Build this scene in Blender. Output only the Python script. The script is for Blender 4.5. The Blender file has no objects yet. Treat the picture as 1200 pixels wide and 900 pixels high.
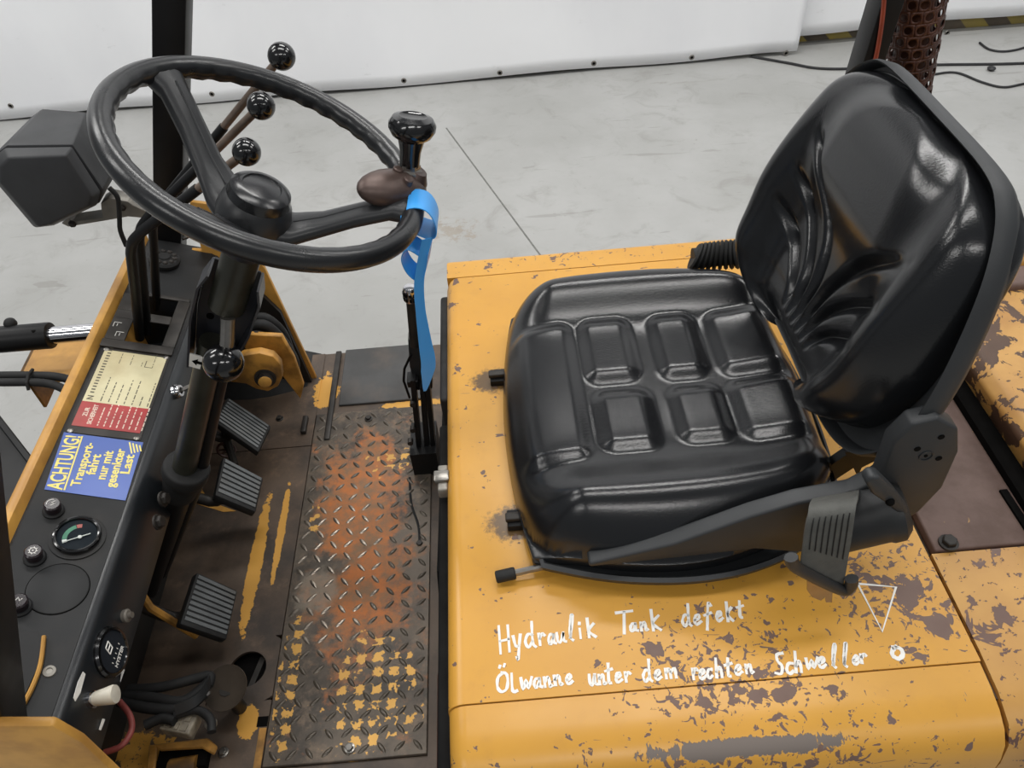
import bpy, bmesh, math, random
import numpy as np
from mathutils import Vector, Matrix

# ------------------------------------------------------------------ camera, world, lights, exposure
# metres; z = 0 is the top of the engine hood, the hall floor lies at GROUND
SC = bpy.context.scene
F, PHI, ROLL, CAMZ = 930.0, math.radians(45.2), math.radians(4.8), 0.9
GROUND = -1.05
fw = Vector((0, math.cos(PHI), -math.sin(PHI)))
up0 = Vector((0, math.sin(PHI), math.cos(PHI)))
rt0 = Vector((1, 0, 0))
cr, sr = math.cos(ROLL), math.sin(ROLL)
cam_right = rt0 * cr - up0 * sr
cam_up = rt0 * sr + up0 * cr
cd = bpy.data.cameras.new('camera'); cam = bpy.data.objects.new('camera', cd)
SC.collection.objects.link(cam); SC.camera = cam
cd.sensor_fit = 'HORIZONTAL'; cd.sensor_width = 36.0; cd.lens = F / 1200.0 * 36.0; cd.clip_start = 0.02
M = Matrix.Identity(4)
for i in range(3):
    M[i][0] = cam_right[i]; M[i][1] = cam_up[i]; M[i][2] = -fw[i]
M[2][3] = CAMZ
cam.matrix_world = M

wd = bpy.data.worlds.new('world'); SC.world = wd; wd.use_nodes = True
wd.node_tree.nodes['Background'].inputs[0].default_value = (0.90, 0.95, 1.0, 1)
wd.node_tree.nodes['Background'].inputs[1].default_value = 0.32

def lamp(x, y, z, sx, sy, power, col=(1.0, 0.985, 0.96)):
    ld = bpy.data.lights.new('ceiling_tube', 'AREA'); ld.shape = 'RECTANGLE'
    ld.size = sx; ld.size_y = sy; ld.energy = power; ld.color = col
    lo = bpy.data.objects.new('ceiling_tube', ld); lo.location = (x, y, z)
    SC.collection.objects.link(lo)
for lx in (-3.2, 0.3, 3.8):
    for ly in (-2.6, 0.9, 2.9):
        lamp(lx, ly, 3.4, 2.2, 0.45, {-2.6: 75, 0.9: 58, 2.9: 98}[ly])

SC.view_settings.view_transform = 'Standard'; SC.view_settings.look = 'None'
SC.view_settings.exposure = -0.55; SC.view_settings.gamma = 1.0; SC.view_settings.use_curve_mapping = False

def at(u, v, x=None, y=None, z=None):
    """Point of the place seen at photograph pixel (u, v) on the plane x, y or z = const."""
    a, b = u - 600.0, v - 450.0
    r = cr * a - sr * b; d = sr * a + cr * b
    dv = fw + rt0 * (r / F) - up0 * (d / F)
    if z is not None: t = (z - CAMZ) / dv.z
    elif x is not None: t = x / dv.x
    else: t = y / dv.y
    return Vector((0, 0, CAMZ)) + dv * t

# ------------------------------------------------------------------ materials
def S(r, g, b):
    f = lambda c: ((c / 255 + 0.055) / 1.055) ** 2.4 if c > 10 else c / 255 / 12.92
    return (f(r), f(g), f(b), 1.0)

class Mat:
    def __init__(s, name):
        s.m = bpy.data.materials.new(name); s.m.use_nodes = True
        s.t = s.m.node_tree; s.n = s.t.nodes; s.l = s.t.links
        s.b = s.n['Principled BSDF']; s._co = None
    def co(s):
        if s._co is None: s._co = s.n.new('ShaderNodeTexCoord').outputs['Object']
        return s._co
    def put(s, sock, v):
        if isinstance(v, bpy.types.NodeSocket): s.l.new(v, sock)
        else: sock.default_value = v
    def noise(s, scale, detail=4, rough=0.55, vec=None, stretch=None, dist=0.0):
        n = s.n.new('ShaderNodeTexNoise'); n.inputs['Scale'].default_value = scale
        n.inputs['Detail'].default_value = detail; n.inputs['Roughness'].default_value = rough
        n.inputs['Distortion'].default_value = dist
        v = vec or s.co()
        if stretch:
            mp = s.n.new('ShaderNodeMapping'); mp.inputs['Scale'].default_value = stretch
            s.l.new(v, mp.inputs[0]); v = mp.outputs[0]
        s.l.new(v, n.inputs['Vector']); return n.outputs['Fac']
    def math(s, op, a, b=0.0, clamp=False):
        n = s.n.new('ShaderNodeMath'); n.operation = op; n.use_clamp = clamp
        s.put(n.inputs[0], a); s.put(n.inputs[1], b); return n.outputs[0]
    def step(s, v, lo, hi):
        n = s.n.new('ShaderNodeMapRange'); n.interpolation_type = 'SMOOTHSTEP'
        s.put(n.inputs[0], v); n.inputs[1].default_value = lo; n.inputs[2].default_value = hi
        return n.outputs[0]
    def mix(s, fac, a, b):
        n = s.n.new('ShaderNodeMix'); n.data_type = 'RGBA'
        s.put(n.inputs[0], fac); s.put(n.inputs[6], a); s.put(n.inputs[7], b); return n.outputs[2]
    def mixf(s, fac, a, b):
        n = s.n.new('ShaderNodeMix'); n.data_type = 'FLOAT'
        s.put(n.inputs[0], fac); s.put(n.inputs[2], a); s.put(n.inputs[3], b); return n.outputs[0]
    def blob(s, c, r, soft=1.0):
        """1 at the point c, 0 beyond the radii r (object coordinates)."""
        a = s.n.new('ShaderNodeVectorMath'); a.operation = 'SUBTRACT'; s.l.new(s.co(), a.inputs[0]); a.inputs[1].default_value = c
        d = s.n.new('ShaderNodeVectorMath'); d.operation = 'DIVIDE'; s.l.new(a.outputs[0], d.inputs[0]); d.inputs[1].default_value = r
        l = s.n.new('ShaderNodeVectorMath'); l.operation = 'LENGTH'; s.l.new(d.outputs[0], l.inputs[0])
        return s.step(l.outputs['Value'], 1.0, 1.0 - soft)
    def bump(s, h, strength, dist=0.001):
        n = s.n.new('ShaderNodeBump'); n.inputs['Strength'].default_value = strength
        n.inputs['Distance'].default_value = dist; s.l.new(h, n.inputs['Height'])
        s.l.new(n.outputs[0], s.b.inputs['Normal'])
    def out(s, col, rough, metal=0.0, spec=None):
        s.put(s.b.inputs['Base Color'], col); s.put(s.b.inputs['Roughness'], rough); s.put(s.b.inputs['Metallic'], metal)
        if spec is not None: s.b.inputs['Specular IOR Level'].default_value = spec
        return s.m

DUSTF = {'dirty_yellow_paint': 0.95}
def plain(name, col, rough, metal=0.0, var=0.25, scale=40, bump=0.0, bscale=300, dust=None, spec=None):
    m = Mat(name); n = m.noise(scale, 5)
    c2 = tuple(c * (1 - var) for c in col[:3]) + (1,)
    c = m.mix(m.step(n, 0.35, 0.65), col, c2)
    if dust: c = m.mix(m.math('MULTIPLY', m.step(m.noise(9, 6), 0.45, 0.72), DUSTF.get(name, 0.6)), c, dust)
    if bump: m.bump(m.noise(bscale, 3), bump)
    return m.out(c, m.mixf(n, rough * 0.85, min(1, rough * 1.2)), metal, spec)

YEL = S(212, 157, 64); YEL2 = S(206, 152, 66); CHIP = S(101, 76, 66); PRIMER = S(120, 110, 103)

def hood_paint():
    m = Mat('worn_yellow_hood_paint')
    base = m.mix(m.step(m.noise(3.5, 5), 0.3, 0.7), YEL, S(202, 147, 58))
    base = m.mix(m.math('MULTIPLY', m.step(m.noise(24, 6, 0.7), 0.5, 0.8), 0.25), base, S(172, 124, 62))
    # dark grease smudges round the seat rails
    g = m.math('ADD', m.blob((-0.006, 0.628, 0), (0.075, 0.05, 0.2)), m.blob((-0.03, 0.905, 0), (0.058, 0.045, 0.2)), True)
    g = m.step(m.math('ADD', g, m.math('MULTIPLY', m.math('SUBTRACT', m.noise(110, 4, 0.7), 0.5), 1.1)), 0.22, 0.62)
    base = m.mix(m.math('MULTIPLY', g, 0.85), base, S(58, 50, 46))
    # flaked paint: dense near the lower middle and the rear corner, sparse elsewhere
    w = m.blob((0.22, 0.40, -0.02), (0.26, 0.15, 0.4))
    w = m.math('MAXIMUM', w, m.math('MULTIPLY', m.blob((0.44, 0.48, 0), (0.17, 0.14, 0.4)), 1.1))
    w = m.math('MAXIMUM', w, m.math('MULTIPLY', m.blob((0.25, 0.30, -0.03), (0.34, 0.09, 0.4)), 1.0))
    w = m.math('MAXIMUM', w, m.math('MULTIPLY', m.blob((0.2, 1.26, 0), (0.9, 0.10, 0.4)), 0.75))
    big = m.math('ADD', m.noise(34, 4, 0.6, dist=0.6), m.math('MULTIPLY', w, 0.12))
    c1 = m.step(big, 0.69, 0.70)
    small = m.math('ADD', m.noise(88, 3, 0.6, dist=0.8), m.math('MULTIPLY', w, 0.17))
    c2 = m.step(small, 0.715, 0.728)
    scr = m.math('ADD', m.noise(60, 2, 0.5, stretch=(0.35, 1.6, 1), dist=1.2), m.math('MULTIPLY', w, 0.05))
    c3 = m.step(scr, 0.735, 0.745)
    # a few large flakes by the rear corner and along the crease
    fl1 = m.math('ADD', m.math('MULTIPLY', m.blob((0.47, 0.47, 0), (0.09, 0.13, 0.4)), 0.15), m.noise(24, 3, 0.55, dist=0.5))
    fl2 = m.math('ADD', m.math('MULTIPLY', m.blob((0.30, 0.366, 0), (0.20, 0.02, 0.4)), 0.12), m.noise(26, 4, 0.6))
    c1 = m.math('MAXIMUM', c1, m.math('MAXIMUM', m.step(fl1, 0.70, 0.708), m.step(fl2, 0.66, 0.67)))
    chips = m.math('MAXIMUM', m.math('MAXIMUM', c1, c2), c3)
    # long bare scrape along the rolled near edge
    sc = m.blob((0.22, 0.318, -0.02), (0.18, 0.014, 0.3), 0.8)
    sc = m.step(m.math('ADD', sc, m.math('MULTIPLY', m.math('SUBTRACT', m.noise(70, 4, 0.7, stretch=(1.4, 0.3, 1)), 0.5), 2.2)), 0.42, 0.5)
    col = m.mix(chips, base, m.mix(m.noise(40, 3), CHIP, S(118, 96, 86)))
    col = m.mix(sc, col, PRIMER)
    ht = m.math('SUBTRACT', 1.0, m.math('MAXIMUM', chips, sc))
    m.bump(ht, 0.35, 0.0008)
    return m.out(col, m.mixf(m.math('MAXIMUM', chips, sc), m.mixf(m.noise(14, 4), 0.26, 0.42), 0.55), m.math('MULTIPLY', sc, 0.35))

def deck_paint():
    m = Mat('rusty_yellow_deck_paint')
    base = m.mix(m.step(m.noise(6, 5), 0.3, 0.7), S(202, 154, 80), S(180, 132, 66))
    ch = m.math('MAXIMUM', m.step(m.noise(24, 4, 0.6, dist=0.6), 0.575, 0.59), m.step(m.noise(95, 3, 0.6), 0.63, 0.65))
    m.bump(m.math('SUBTRACT', 1.0, ch), 0.4, 0.0008)
    return m.out(m.mix(ch, base, m.mix(m.noise(30, 4), S(88, 62, 52), S(112, 84, 72))), 0.42)

def chipped_brown():
    m = Mat('brown_worn_plate_paint')
    base = m.mix(m.step(m.noise(12, 6, 0.65), 0.35, 0.7), S(104, 82, 74), S(82, 60, 50))
    ch = m.step(m.math('ADD', m.noise(14, 4, 0.6, dist=0.4), m.math('MULTIPLY', m.blob((0.66, 0.78, 0), (0.06, 0.30, 0.5)), 0.10)), 0.655, 0.675)
    m.bump(ch, 0.4, 0.0008)
    return m.out(m.mix(ch, base, S(205, 160, 90)), 0.6)

def counterweight_paint():
    m = Mat('flaking_counterweight_paint')
    base = m.mix(m.step(m.noise(9, 5), 0.35, 0.7), S(202, 154, 84), S(176, 128, 66))
    ch = m.step(m.noise(22, 5, 0.6, dist=0.5), 0.50, 0.515)
    m.bump(m.math('SUBTRACT', 1.0, ch), 0.4, 0.001)
    return m.out(m.mix(ch, base, m.mix(m.noise(30, 4), S(72, 50, 36), S(96, 70, 52))), 0.5)

def cab_floor_steel():
    m = Mat('greasy_brown_floor_steel')
    base = m.mix(m.step(m.noise(7, 6, 0.65), 0.35, 0.7), S(92, 77, 64), S(58, 50, 44))
    base = m.mix(m.math('MULTIPLY', m.step(m.noise(18, 6, 0.7), 0.52, 0.75), 0.5), base, S(128, 104, 84))
    # strips of paint that survived between the worn lanes
    st = m.math('MAXIMUM', m.blob((-0.530, 0.88, -0.42), (0.020, 0.23, 0.2), 0.7), m.math('MULTIPLY', m.blob((-0.490, 0.95, -0.42), (0.012, 0.18, 0.2), 0.7), 0.9))
    st = m.math('MAXIMUM', st, m.blob((-0.49, 0.565, -0.42), (0.026, 0.045, 0.2), 0.7))
    st = m.math('MAXIMUM', st, m.math('MULTIPLY', m.blob((-0.44, 1.34, -0.42), (0.05, 0.10, 0.2), 0.8), 0.8))
    st = m.math('MAXIMUM', st, m.math('MULTIPLY', m.blob((-0.22, 1.275, -0.42), (0.16, 0.016, 0.2), 0.7), 0.8))
    st = m.math('MAXIMUM', st, m.math('MULTIPLY', m.blob((-0.66, 0.53, -0.42), (0.10, 0.06, 0.2), 0.7), 0.6))
    k = m.step(m.math('ADD', st, m.math('MULTIPLY', m.math('SUBTRACT', m.noise(60, 5, 0.7), 0.5), 1.6)), 0.42, 0.5)
    m.bump(m.noise(120, 4), 0.25, 0.001)
    return m.out(m.mix(k, base, S(205, 152, 66)), m.mixf(m.noise(10, 4), 0.35, 0.7), 0.1)

def tread_steel():
    m = Mat('rusty_tread_plate_steel')
    base = m.mix(m.step(m.noise(11, 6, 0.7), 0.35, 0.7), S(98, 88, 77), S(62, 57, 52))
    base = m.mix(m.math('MULTIPLY', m.step(m.noise(30, 5, 0.7), 0.48, 0.7), 0.5), base, S(138, 118, 98))
    r = m.math('MAXIMUM', m.blob((-0.33, 1.0, -0.42), (0.13, 0.28, 0.2), 0.8), m.math('MULTIPLY', m.blob((-0.31, 0.80, -0.42), (0.16, 0.22, 0.2), 0.8), 0.75))
    r = m.step(m.math('ADD', r, m.math('MULTIPLY', m.math('SUBTRACT', m.noise(16, 6, 0.7), 0.5), 2.6)), 0.22, 0.72)
    rust = m.mix(m.step(m.noise(26, 6, 0.75), 0.35, 0.65), S(196, 112, 44), S(138, 104, 72))
    base = m.mix(m.math('MULTIPLY', r, 0.85), base, rust)
    bare = m.step(m.math('ADD', m.blob((-0.40, 0.80, -0.42), (0.10, 0.12, 0.2)), m.math('MULTIPLY', m.math('SUBTRACT', m.noise(22, 5, 0.7), 0.5), 1.2)), 0.5, 0.9)
    base = m.mix(m.math('MULTIPLY', bare, 0.7), base, S(150, 138, 122))
    y = m.math('MAXIMUM', m.blob((-0.285, 0.60, -0.42), (0.13, 0.17, 0.2), 0.6), m.math('MULTIPLY', m.blob((-0.43, 0.62, -0.42), (0.03, 0.25, 0.2), 0.6), 1.0))
    y = m.math('MAXIMUM', y, m.math('MULTIPLY', m.blob((-0.25, 1.10, -0.42), (0.13, 0.05, 0.2), 0.6), 0.9))
    y = m.math('MAXIMUM', y, m.math('MULTIPLY', m.blob((-0.425, 0.96, -0.42), (0.025, 0.12, 0.2), 0.6), 0.85))
    sep = m.n.new('ShaderNodeSeparateXYZ'); m.l.new(m.co(), sep.inputs[0])
    wob = m.math('MULTIPLY', m.math('SUBTRACT', m.noise(140, 3), 0.5), 0.9)
    cx = m.math('ABSOLUTE', m.math('SUBTRACT', m.math('FRACT', m.math('ADD', m.math('DIVIDE', m.math('ADD', sep.outputs[0], 0.4375 + 2.95), 0.0295), 0.0)), 0.5))
    cy = m.math('ABSOLUTE', m.math('SUBTRACT', m.math('FRACT', m.math('DIVIDE', m.math('SUBTRACT', sep.outputs[1], 0.503 - 2.85), 0.0285)), 0.5))
    cell = m.step(m.math('ADD', m.math('MAXIMUM', cx, cy), m.math('MULTIPLY', wob, 0.9)), 0.31, 0.25)
    yk = m.math('MULTIPLY', cell, m.step(m.math('ADD', m.math('MULTIPLY', y, 0.34), m.noise(30, 3, 0.6)), 0.765, 0.79))
    m.bump(m.noise(160, 4), 0.3, 0.001)
    return m.out(m.mix(yk, base, S(214, 164, 84)), m.mixf(r, m.mixf(m.noise(10, 4), 0.3, 0.55), 0.6), m.mixf(r, 0.35, 0.0))

def lug_steel():
    m = Mat('polished_tread_lugs')
    w = m.blob((-0.36, 0.86, -0.42), (0.14, 0.3, 0.2))
    w = m.step(m.math('ADD', w, m.math('SUBTRACT', m.noise(30, 4, 0.7), 0.5)), 0.1, 0.7)
    col = m.mix(w, S(84, 76, 66), S(176, 164, 150))
    return m.out(col, 0.3, m.mixf(w, 0.3, 0.85))

def concrete():
    m = Mat('grey_polished_concrete')
    c = m.mix(m.step(m.noise(1.6, 6, 0.6), 0.3, 0.7), S(172, 172, 170), S(158, 158, 155))
    c = m.mix(m.math('MULTIPLY', m.step(m.noise(6, 6, 0.7, dist=0.8), 0.5, 0.75), 0.5), c, S(134, 132, 127))
    c = m.mix(m.math('MULTIPLY', m.step(m.noise(5, 5, 0.7, stretch=(0.4, 1.4, 1), dist=1.0), 0.62, 0.72), 0.35), c, S(128, 123, 113))
    st = m.step(m.math('ADD', m.blob((-0.2, 2.9, GROUND), (0.35, 0.25, 1)), m.math('MULTIPLY', m.math('SUBTRACT', m.noise(26, 5, 0.7), 0.5), 2.5)), 0.75, 1.1)
    c = m.mix(m.math('MULTIPLY', st, 0.4), c, S(140, 122, 96))
    sc = m.math('MAXIMUM', m.step(m.noise(9, 3, 0.5, stretch=(0.25, 2.2, 1), dist=0.8), 0.67, 0.70), m.step(m.noise(30, 4, 0.6), 0.69, 0.73))
    c = m.mix(m.math('MULTIPLY', sc, 0.30), c, S(110, 106, 98))
    m.bump(m.noise(90, 5), 0.06, 0.002)
    return m.out(c, m.mixf(m.noise(4, 4), 0.35, 0.6))

def tarp():
    m = Mat('white_tarpaulin')
    c = m.mix(m.step(m.noise(1.3, 5, 0.6, stretch=(1, 1, 0.5)), 0.3, 0.7), S(249, 250, 252), S(242, 243, 246))
    c = m.mix(m.math('MULTIPLY', m.step(m.noise(9, 5, 0.7, stretch=(0.6, 1, 1.5)), 0.64, 0.74), 0.35), c, S(190, 190, 190))
    return m.out(c, 0.5)

def vinyl():
    m = Mat('black_seat_vinyl')
    n = m.noise(3, 4); g = m.noise(420, 2)
    m.bump(g, 0.2, 0.0008)
    return m.out(m.mix(n, S(19, 20, 22), S(28, 29, 31)), m.mixf(m.noise(9, 5), 0.17, 0.27), 0.0, 0.5)

def hazard():
    m = Mat('yellow_black_hazard_tape')
    w = m.n.new('ShaderNodeTexWave'); w.wave_type = 'BANDS'; w.bands_direction = 'DIAGONAL'; w.inputs['Scale'].default_value = 2.4
    m.l.new(m.co(), w.inputs['Vector'])
    c = m.mix(m.step(w.outputs['Fac'], 0.45, 0.55), S(190, 170, 70), S(70, 66, 60))
    c = m.mix(m.math('MULTIPLY', m.noise(12, 5), 0.8), c, S(135, 120, 100))
    return m.out(c, 0.6)

MT = dict(
    hood=hood_paint(), deck=deck_paint(), brown=chipped_brown(), cw=counterweight_paint(), cabfloor=cab_floor_steel(),
    tread=tread_steel(), lug=lug_steel(), concrete=concrete(), tarp=tarp(), vinyl=vinyl(), hazard=hazard(),
    yellow=plain('yellow_paint', S(204, 152, 72), 0.4, var=0.2, scale=18, dust=S(170, 120, 60)),
    yellowdirty=plain('dirty_yellow_paint', S(196, 142, 62), 0.5, var=0.5, scale=26, dust=S(60, 46, 36)),
    blackpaint=plain('black_paint', S(20, 20, 21), 0.42, var=0.3, scale=14, bump=0.05, spec=0.28),
    dash=plain('black_dash_paint', S(31, 32, 33), 0.5, var=0.25, scale=10, bump=0.06, bscale=500, dust=S(50, 47, 44), spec=0.28),
    dashside=plain('black_dash_side_paint', S(34, 37, 40), 0.3, var=0.25, scale=10, bump=0.05, bscale=500),
    plastic=plain('black_plastic', S(36, 37, 38), 0.45, var=0.15, scale=20, bump=0.08, bscale=700, spec=0.4),
    lampplastic=plain('grey_black_lamp_plastic', S(50, 51, 53), 0.55, var=0.15, scale=20, bump=0.06, bscale=900),
    rubber=plain('black_rubber', S(32, 32, 32), 0.65, var=0.3, scale=30, bump=0.1, spec=0.35),
    pedal=plain('grey_pedal_rubber', S(92, 95, 96), 0.55, var=0.25, scale=25, dust=S(88, 84, 78)),
    pedalgroove=plain('pedal_groove_black', S(20, 20, 20), 0.7),
    wheel=plain('black_steering_wheel_resin', S(28, 29, 31), 0.28, var=0.2, scale=18, bump=0.14, bscale=260, spec=0.6),
    wheelhub=plain('black_steering_hub_resin', S(40, 41, 43), 0.36, var=0.2, scale=18, bump=0.14, bscale=330),
    hubcap=plain('black_hub_cap', S(34, 35, 37), 0.22, var=0.2, scale=18, bump=0.04, bscale=300),
    gloss=plain('gloss_black_knob', S(18, 18, 19), 0.14, var=0.2, scale=30, spec=0.7),
    shell=plain('seat_shell_plastic', S(44, 46, 48), 0.5, var=0.12, scale=12, bump=0.15, bscale=600),
    steel=plain('bare_steel', S(150, 146, 140), 0.3, 0.9, var=0.3, scale=25),
    rodsteel=plain('worn_lever_steel', S(132, 116, 104), 0.32, 0.75, var=0.4, scale=25),
    chrome=plain('chrome_rod', S(205, 205, 208), 0.12, 1.0, var=0.15, scale=12),
    dirtysteel=plain('greasy_dark_steel', S(52, 48, 44), 0.5, 0.3, var=0.4, scale=30),
    greysteel=plain('grey_bracket_steel', S(150, 146, 138), 0.45, 0.4, var=0.3, scale=15, dust=S(100, 90, 80)),
    bluegrey=plain('dark_column_shroud', S(52, 54, 60), 0.35, 0.2, var=0.3, scale=18, dust=S(78, 76, 74)),
    olive=plain('grimy_column_tube', S(54, 54, 46), 0.35, 0.25, var=0.35, scale=20),
    cast=plain('brown_cast_clamp', S(92, 76, 70), 0.42, 0.45, var=0.35, scale=22, dust=S(120, 104, 96)),
    webbing=plain('grey_belt_webbing', S(84, 84, 80), 0.75, var=0.15, scale=60, bump=0.4, bscale=500),
    mat=plain('grey_rubber_mat', S(74, 74, 74), 0.7, var=0.25, scale=10, dust=S(96, 86, 78)),
    white=plain('white_marker_paint', S(238, 236, 230), 0.6, var=0.08, scale=60),
    cream=plain('cream_rating_plate', S(214, 205, 166), 0.38, var=0.12, scale=14, dust=S(176, 158, 116)),
    red=plain('red_rating_plate', S(172, 48, 48), 0.4, var=0.2, scale=20, dust=S(150, 90, 80)),
    ink=plain('dark_print', S(92, 86, 70), 0.5), creamink=plain('pale_print', S(226, 206, 190), 0.5),
    sticker=plain('blue_sticker', S(58, 90, 170), 0.32, var=0.12, scale=12), yelprint=plain('yellow_print', S(236, 218, 116), 0.4, var=0.08),
    gaugeface=plain('black_dial', S(34, 38, 44), 0.7, var=0.1, spec=0.15), green=plain('green_dial_band', S(72, 138, 106), 0.4),
    dialred=plain('red_dial_band', S(190, 92, 84), 0.4), ivory=plain('ivory_knob', S(214, 208, 192), 0.35, var=0.1),
    redwire=plain('faded_red_cable', S(148, 72, 66), 0.5), rustbrown=plain('rusty_perforated_steel', S(74, 46, 38), 0.4, 0.3, var=0.5, scale=30, dust=S(104, 66, 50)),
    redtube=plain('red_brown_hose', S(150, 66, 44), 0.4), void=plain('dark_cavity', S(12, 11, 10), 0.9, spec=0.1), softblack=plain('dull_black_seal', S(20, 20, 20), 0.8, spec=0.2),
    glassbowl=plain('brown_smoky_disc', S(74, 66, 58), 0.22, var=0.25, scale=16),
    clearplate=plain('smoked_tongue_plate', S(150, 118, 72), 0.25, 0.4, var=0.2), connector=plain('dirty_grey_connector', S(150, 140, 122), 0.5, var=0.5, scale=50),
    buttons=plain('dark_purple_button', S(38, 30, 34), 0.25), cable=plain('black_cable', S(40, 40, 42), 0.5), wall=plain('grey_hall_wall', S(150, 146, 138), 0.7),
    wood=plain('brown_base_board', S(120, 104, 90), 0.7, var=0.3, scale=6), joint=plain('dark_floor_joint', S(120, 120, 116), 0.8),
    inside=plain('dirty_black_inner_plate', S(30, 27, 24), 0.6, var=0.4, scale=12),
)
def bluefilm():
    m = Mat('blue_plastic_tag')
    m.b.inputs['Transmission Weight'].default_value = 0.0
    m.b.inputs['Subsurface Weight'].default_value = 0.0
    return m.out(m.mix(m.noise(10, 3), S(52, 150, 226), S(70, 164, 236)), 0.35)
MT['blue'] = bluefilm()
def glass():
    m = Mat('clear_gauge_glass'); t = m.n.new('ShaderNodeBsdfTransparent'); t.inputs[0].default_value = (0.93, 0.95, 0.95, 1)
    m.l.new(t.outputs[0], m.n['Material Output'].inputs[0])
    return m.m
MT['glass'] = glass()

# ------------------------------------------------------------------ mesh helpers
COL = SC.collection
def V(*a): return Vector(a[0]) if len(a) == 1 else Vector(a)
def basis(ax):
    ax = V(ax).normalized(); h = V(0, 0, 1) if abs(ax.z) < 0.9 else V(0, 1, 0)
    a = h.cross(ax).normalized(); return a, ax.cross(a), ax

class MB:
    def __init__(s): s.v = []; s.f = []
    def add(s, vs, fs):
        o = len(s.v); s.v += [tuple(p) for p in vs]; s.f += [tuple(i + o for i in f) for f in fs]; return s
    def box(s, lo, hi, rot=None, piv=None):
        vs = [V(x, y, z) for z in (lo[2], hi[2]) for y in (lo[1], hi[1]) for x in (lo[0], hi[0])]
        if rot is not None:
            c = V(piv) if piv is not None else (V(lo) + V(hi)) / 2
            vs = [c + rot @ (p - c) for p in vs]
        return s.add(vs, [(0, 2, 3, 1), (4, 5, 7, 6), (0, 1, 5, 4), (2, 6, 7, 3), (0, 4, 6, 2), (1, 3, 7, 5)])
    def bar(s, p0, p1, w, h, upv=(0, 0, 1)):
        p0, p1 = V(p0), V(p1); d = (p1 - p0).normalized(); a = d.cross(V(upv)).normalized(); b = a.cross(d).normalized()
        vs = [p + a * (i * w / 2) + b * (j * h / 2) for p in (p0, p1) for j in (-1, 1) for i in (-1, 1)]
        return s.add(vs, [(0, 2, 3, 1), (4, 5, 7, 6), (0, 1, 5, 4), (2, 6, 7, 3), (0, 4, 6, 2), (1, 3, 7, 5)])
    def lathe(s, prof, o=(0, 0, 0), ax=(0, 0, 1), n=24, sx=1.0):
        a, b, c = basis(ax); o = V(o); vs = []; fs = []
        for r, h in prof:
            for k in range(n):
                t = 2 * math.pi * k / n
                vs.append(o + a * (r * math.cos(t) * sx) + b * (r * math.sin(t)) + c * h)
        m = len(prof)
        for i in range(m - 1):
            for k in range(n):
                k2 = (k + 1) % n
                fs.append((i * n + k, i * n + k2, (i + 1) * n + k2, (i + 1) * n + k))
        fs.append(tuple(range(n - 1, -1, -1))); fs.append(tuple((m - 1) * n + k for k in range(n)))
        return s.add(vs, fs)
    def cyl(s, p0, p1, r0, r1=None, n=20):
        p0, p1 = V(p0), V(p1); r1 = r0 if r1 is None else r1
        return s.lathe([(r0, 0), (r1, (p1 - p0).length)], p0, p1 - p0, n)
    def sphere(s, c, r, n=20, m=12, sc=(1, 1, 1), ax=(0, 0, 1)):
        prof = [(max(1e-5, r * math.sin(math.pi * i / m)), -r * math.cos(math.pi * i / m) * sc[2]) for i in range(m + 1)]
        return s.lathe(prof, c, ax, n)
    def tube(s, path, r, n=10, closed=False, rs=None, flat=1.0):
        pts = [V(p) for p in path]; N = len(pts); vs = []; fs = []
        a = None
        for i, p in enumerate(pts):
            if closed: t = (pts[(i + 1) % N] - pts[i - 1]).normalized()
            else: t = (pts[min(i + 1, N - 1)] - pts[max(i - 1, 0)]).normalized()
            if a is None: a, b, _ = basis(t)
            else:
                a = (a - t * a.dot(t)).normalized(); b = t.cross(a)
            rr = rs[i] if rs else r
            for k in range(n):
                q = 2 * math.pi * k / n
                vs.append(p + a * (rr * math.cos(q)) + b * (rr * flat * math.sin(q)))
        for i in range(N if closed else N - 1):
            j = (i + 1) % N
            for k in range(n):
                k2 = (k + 1) % n; fs.append((i * n + k, i * n + k2, j * n + k2, j * n + k))
        if not closed:
            fs.append(tuple(range(n - 1, -1, -1))); fs.append(tuple((N - 1) * n + k for k in range(n)))
        return s.add(vs, fs)
    def prism(s, pts, ext):
        pts = [V(p) for p in pts]; e = V(ext); n = len(pts)
        fs = [tuple(range(n)), tuple(range(2 * n - 1, n - 1, -1))]
        fs += [(i, i + n, (i + 1) % n + n, (i + 1) % n) for i in range(n)]
        return s.add(pts + [p + e for p in pts], fs)
    def build(s, name, mat, parent=None, bevel=0, seg=3, edges=None, smooth=38, label=None, sub=0, kind=None, mats=None):
        me = bpy.data.meshes.new(name)
        bm = bmesh.new(); bv = [bm.verts.new(p) for p in s.v]
        for f in s.f:
            if len(set(f)) > 2:
                try: bm.faces.new([bv[i] for i in f])
                except ValueError: pass
        bmesh.ops.recalc_face_normals(bm, faces=bm.faces)
        if bevel:
            es = [e for e in bm.edges if (edges(e) if edges else (len(e.link_faces) == 2 and e.calc_face_angle(0) > math.radians(30)))]
            bmesh.ops.bevel(bm, geom=es, offset=bevel, offset_type='OFFSET', segments=seg, profile=0.5, affect='EDGES', clamp_overlap=True)
        bm.to_mesh(me); bm.free()
        for p in me.polygons: p.use_smooth = True
        me.set_sharp_from_angle(angle=math.radians(smooth))
        me.materials.append(MT[mat] if isinstance(mat, str) else mat)
        return link(name, me, parent, label, kind, sub)

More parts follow.
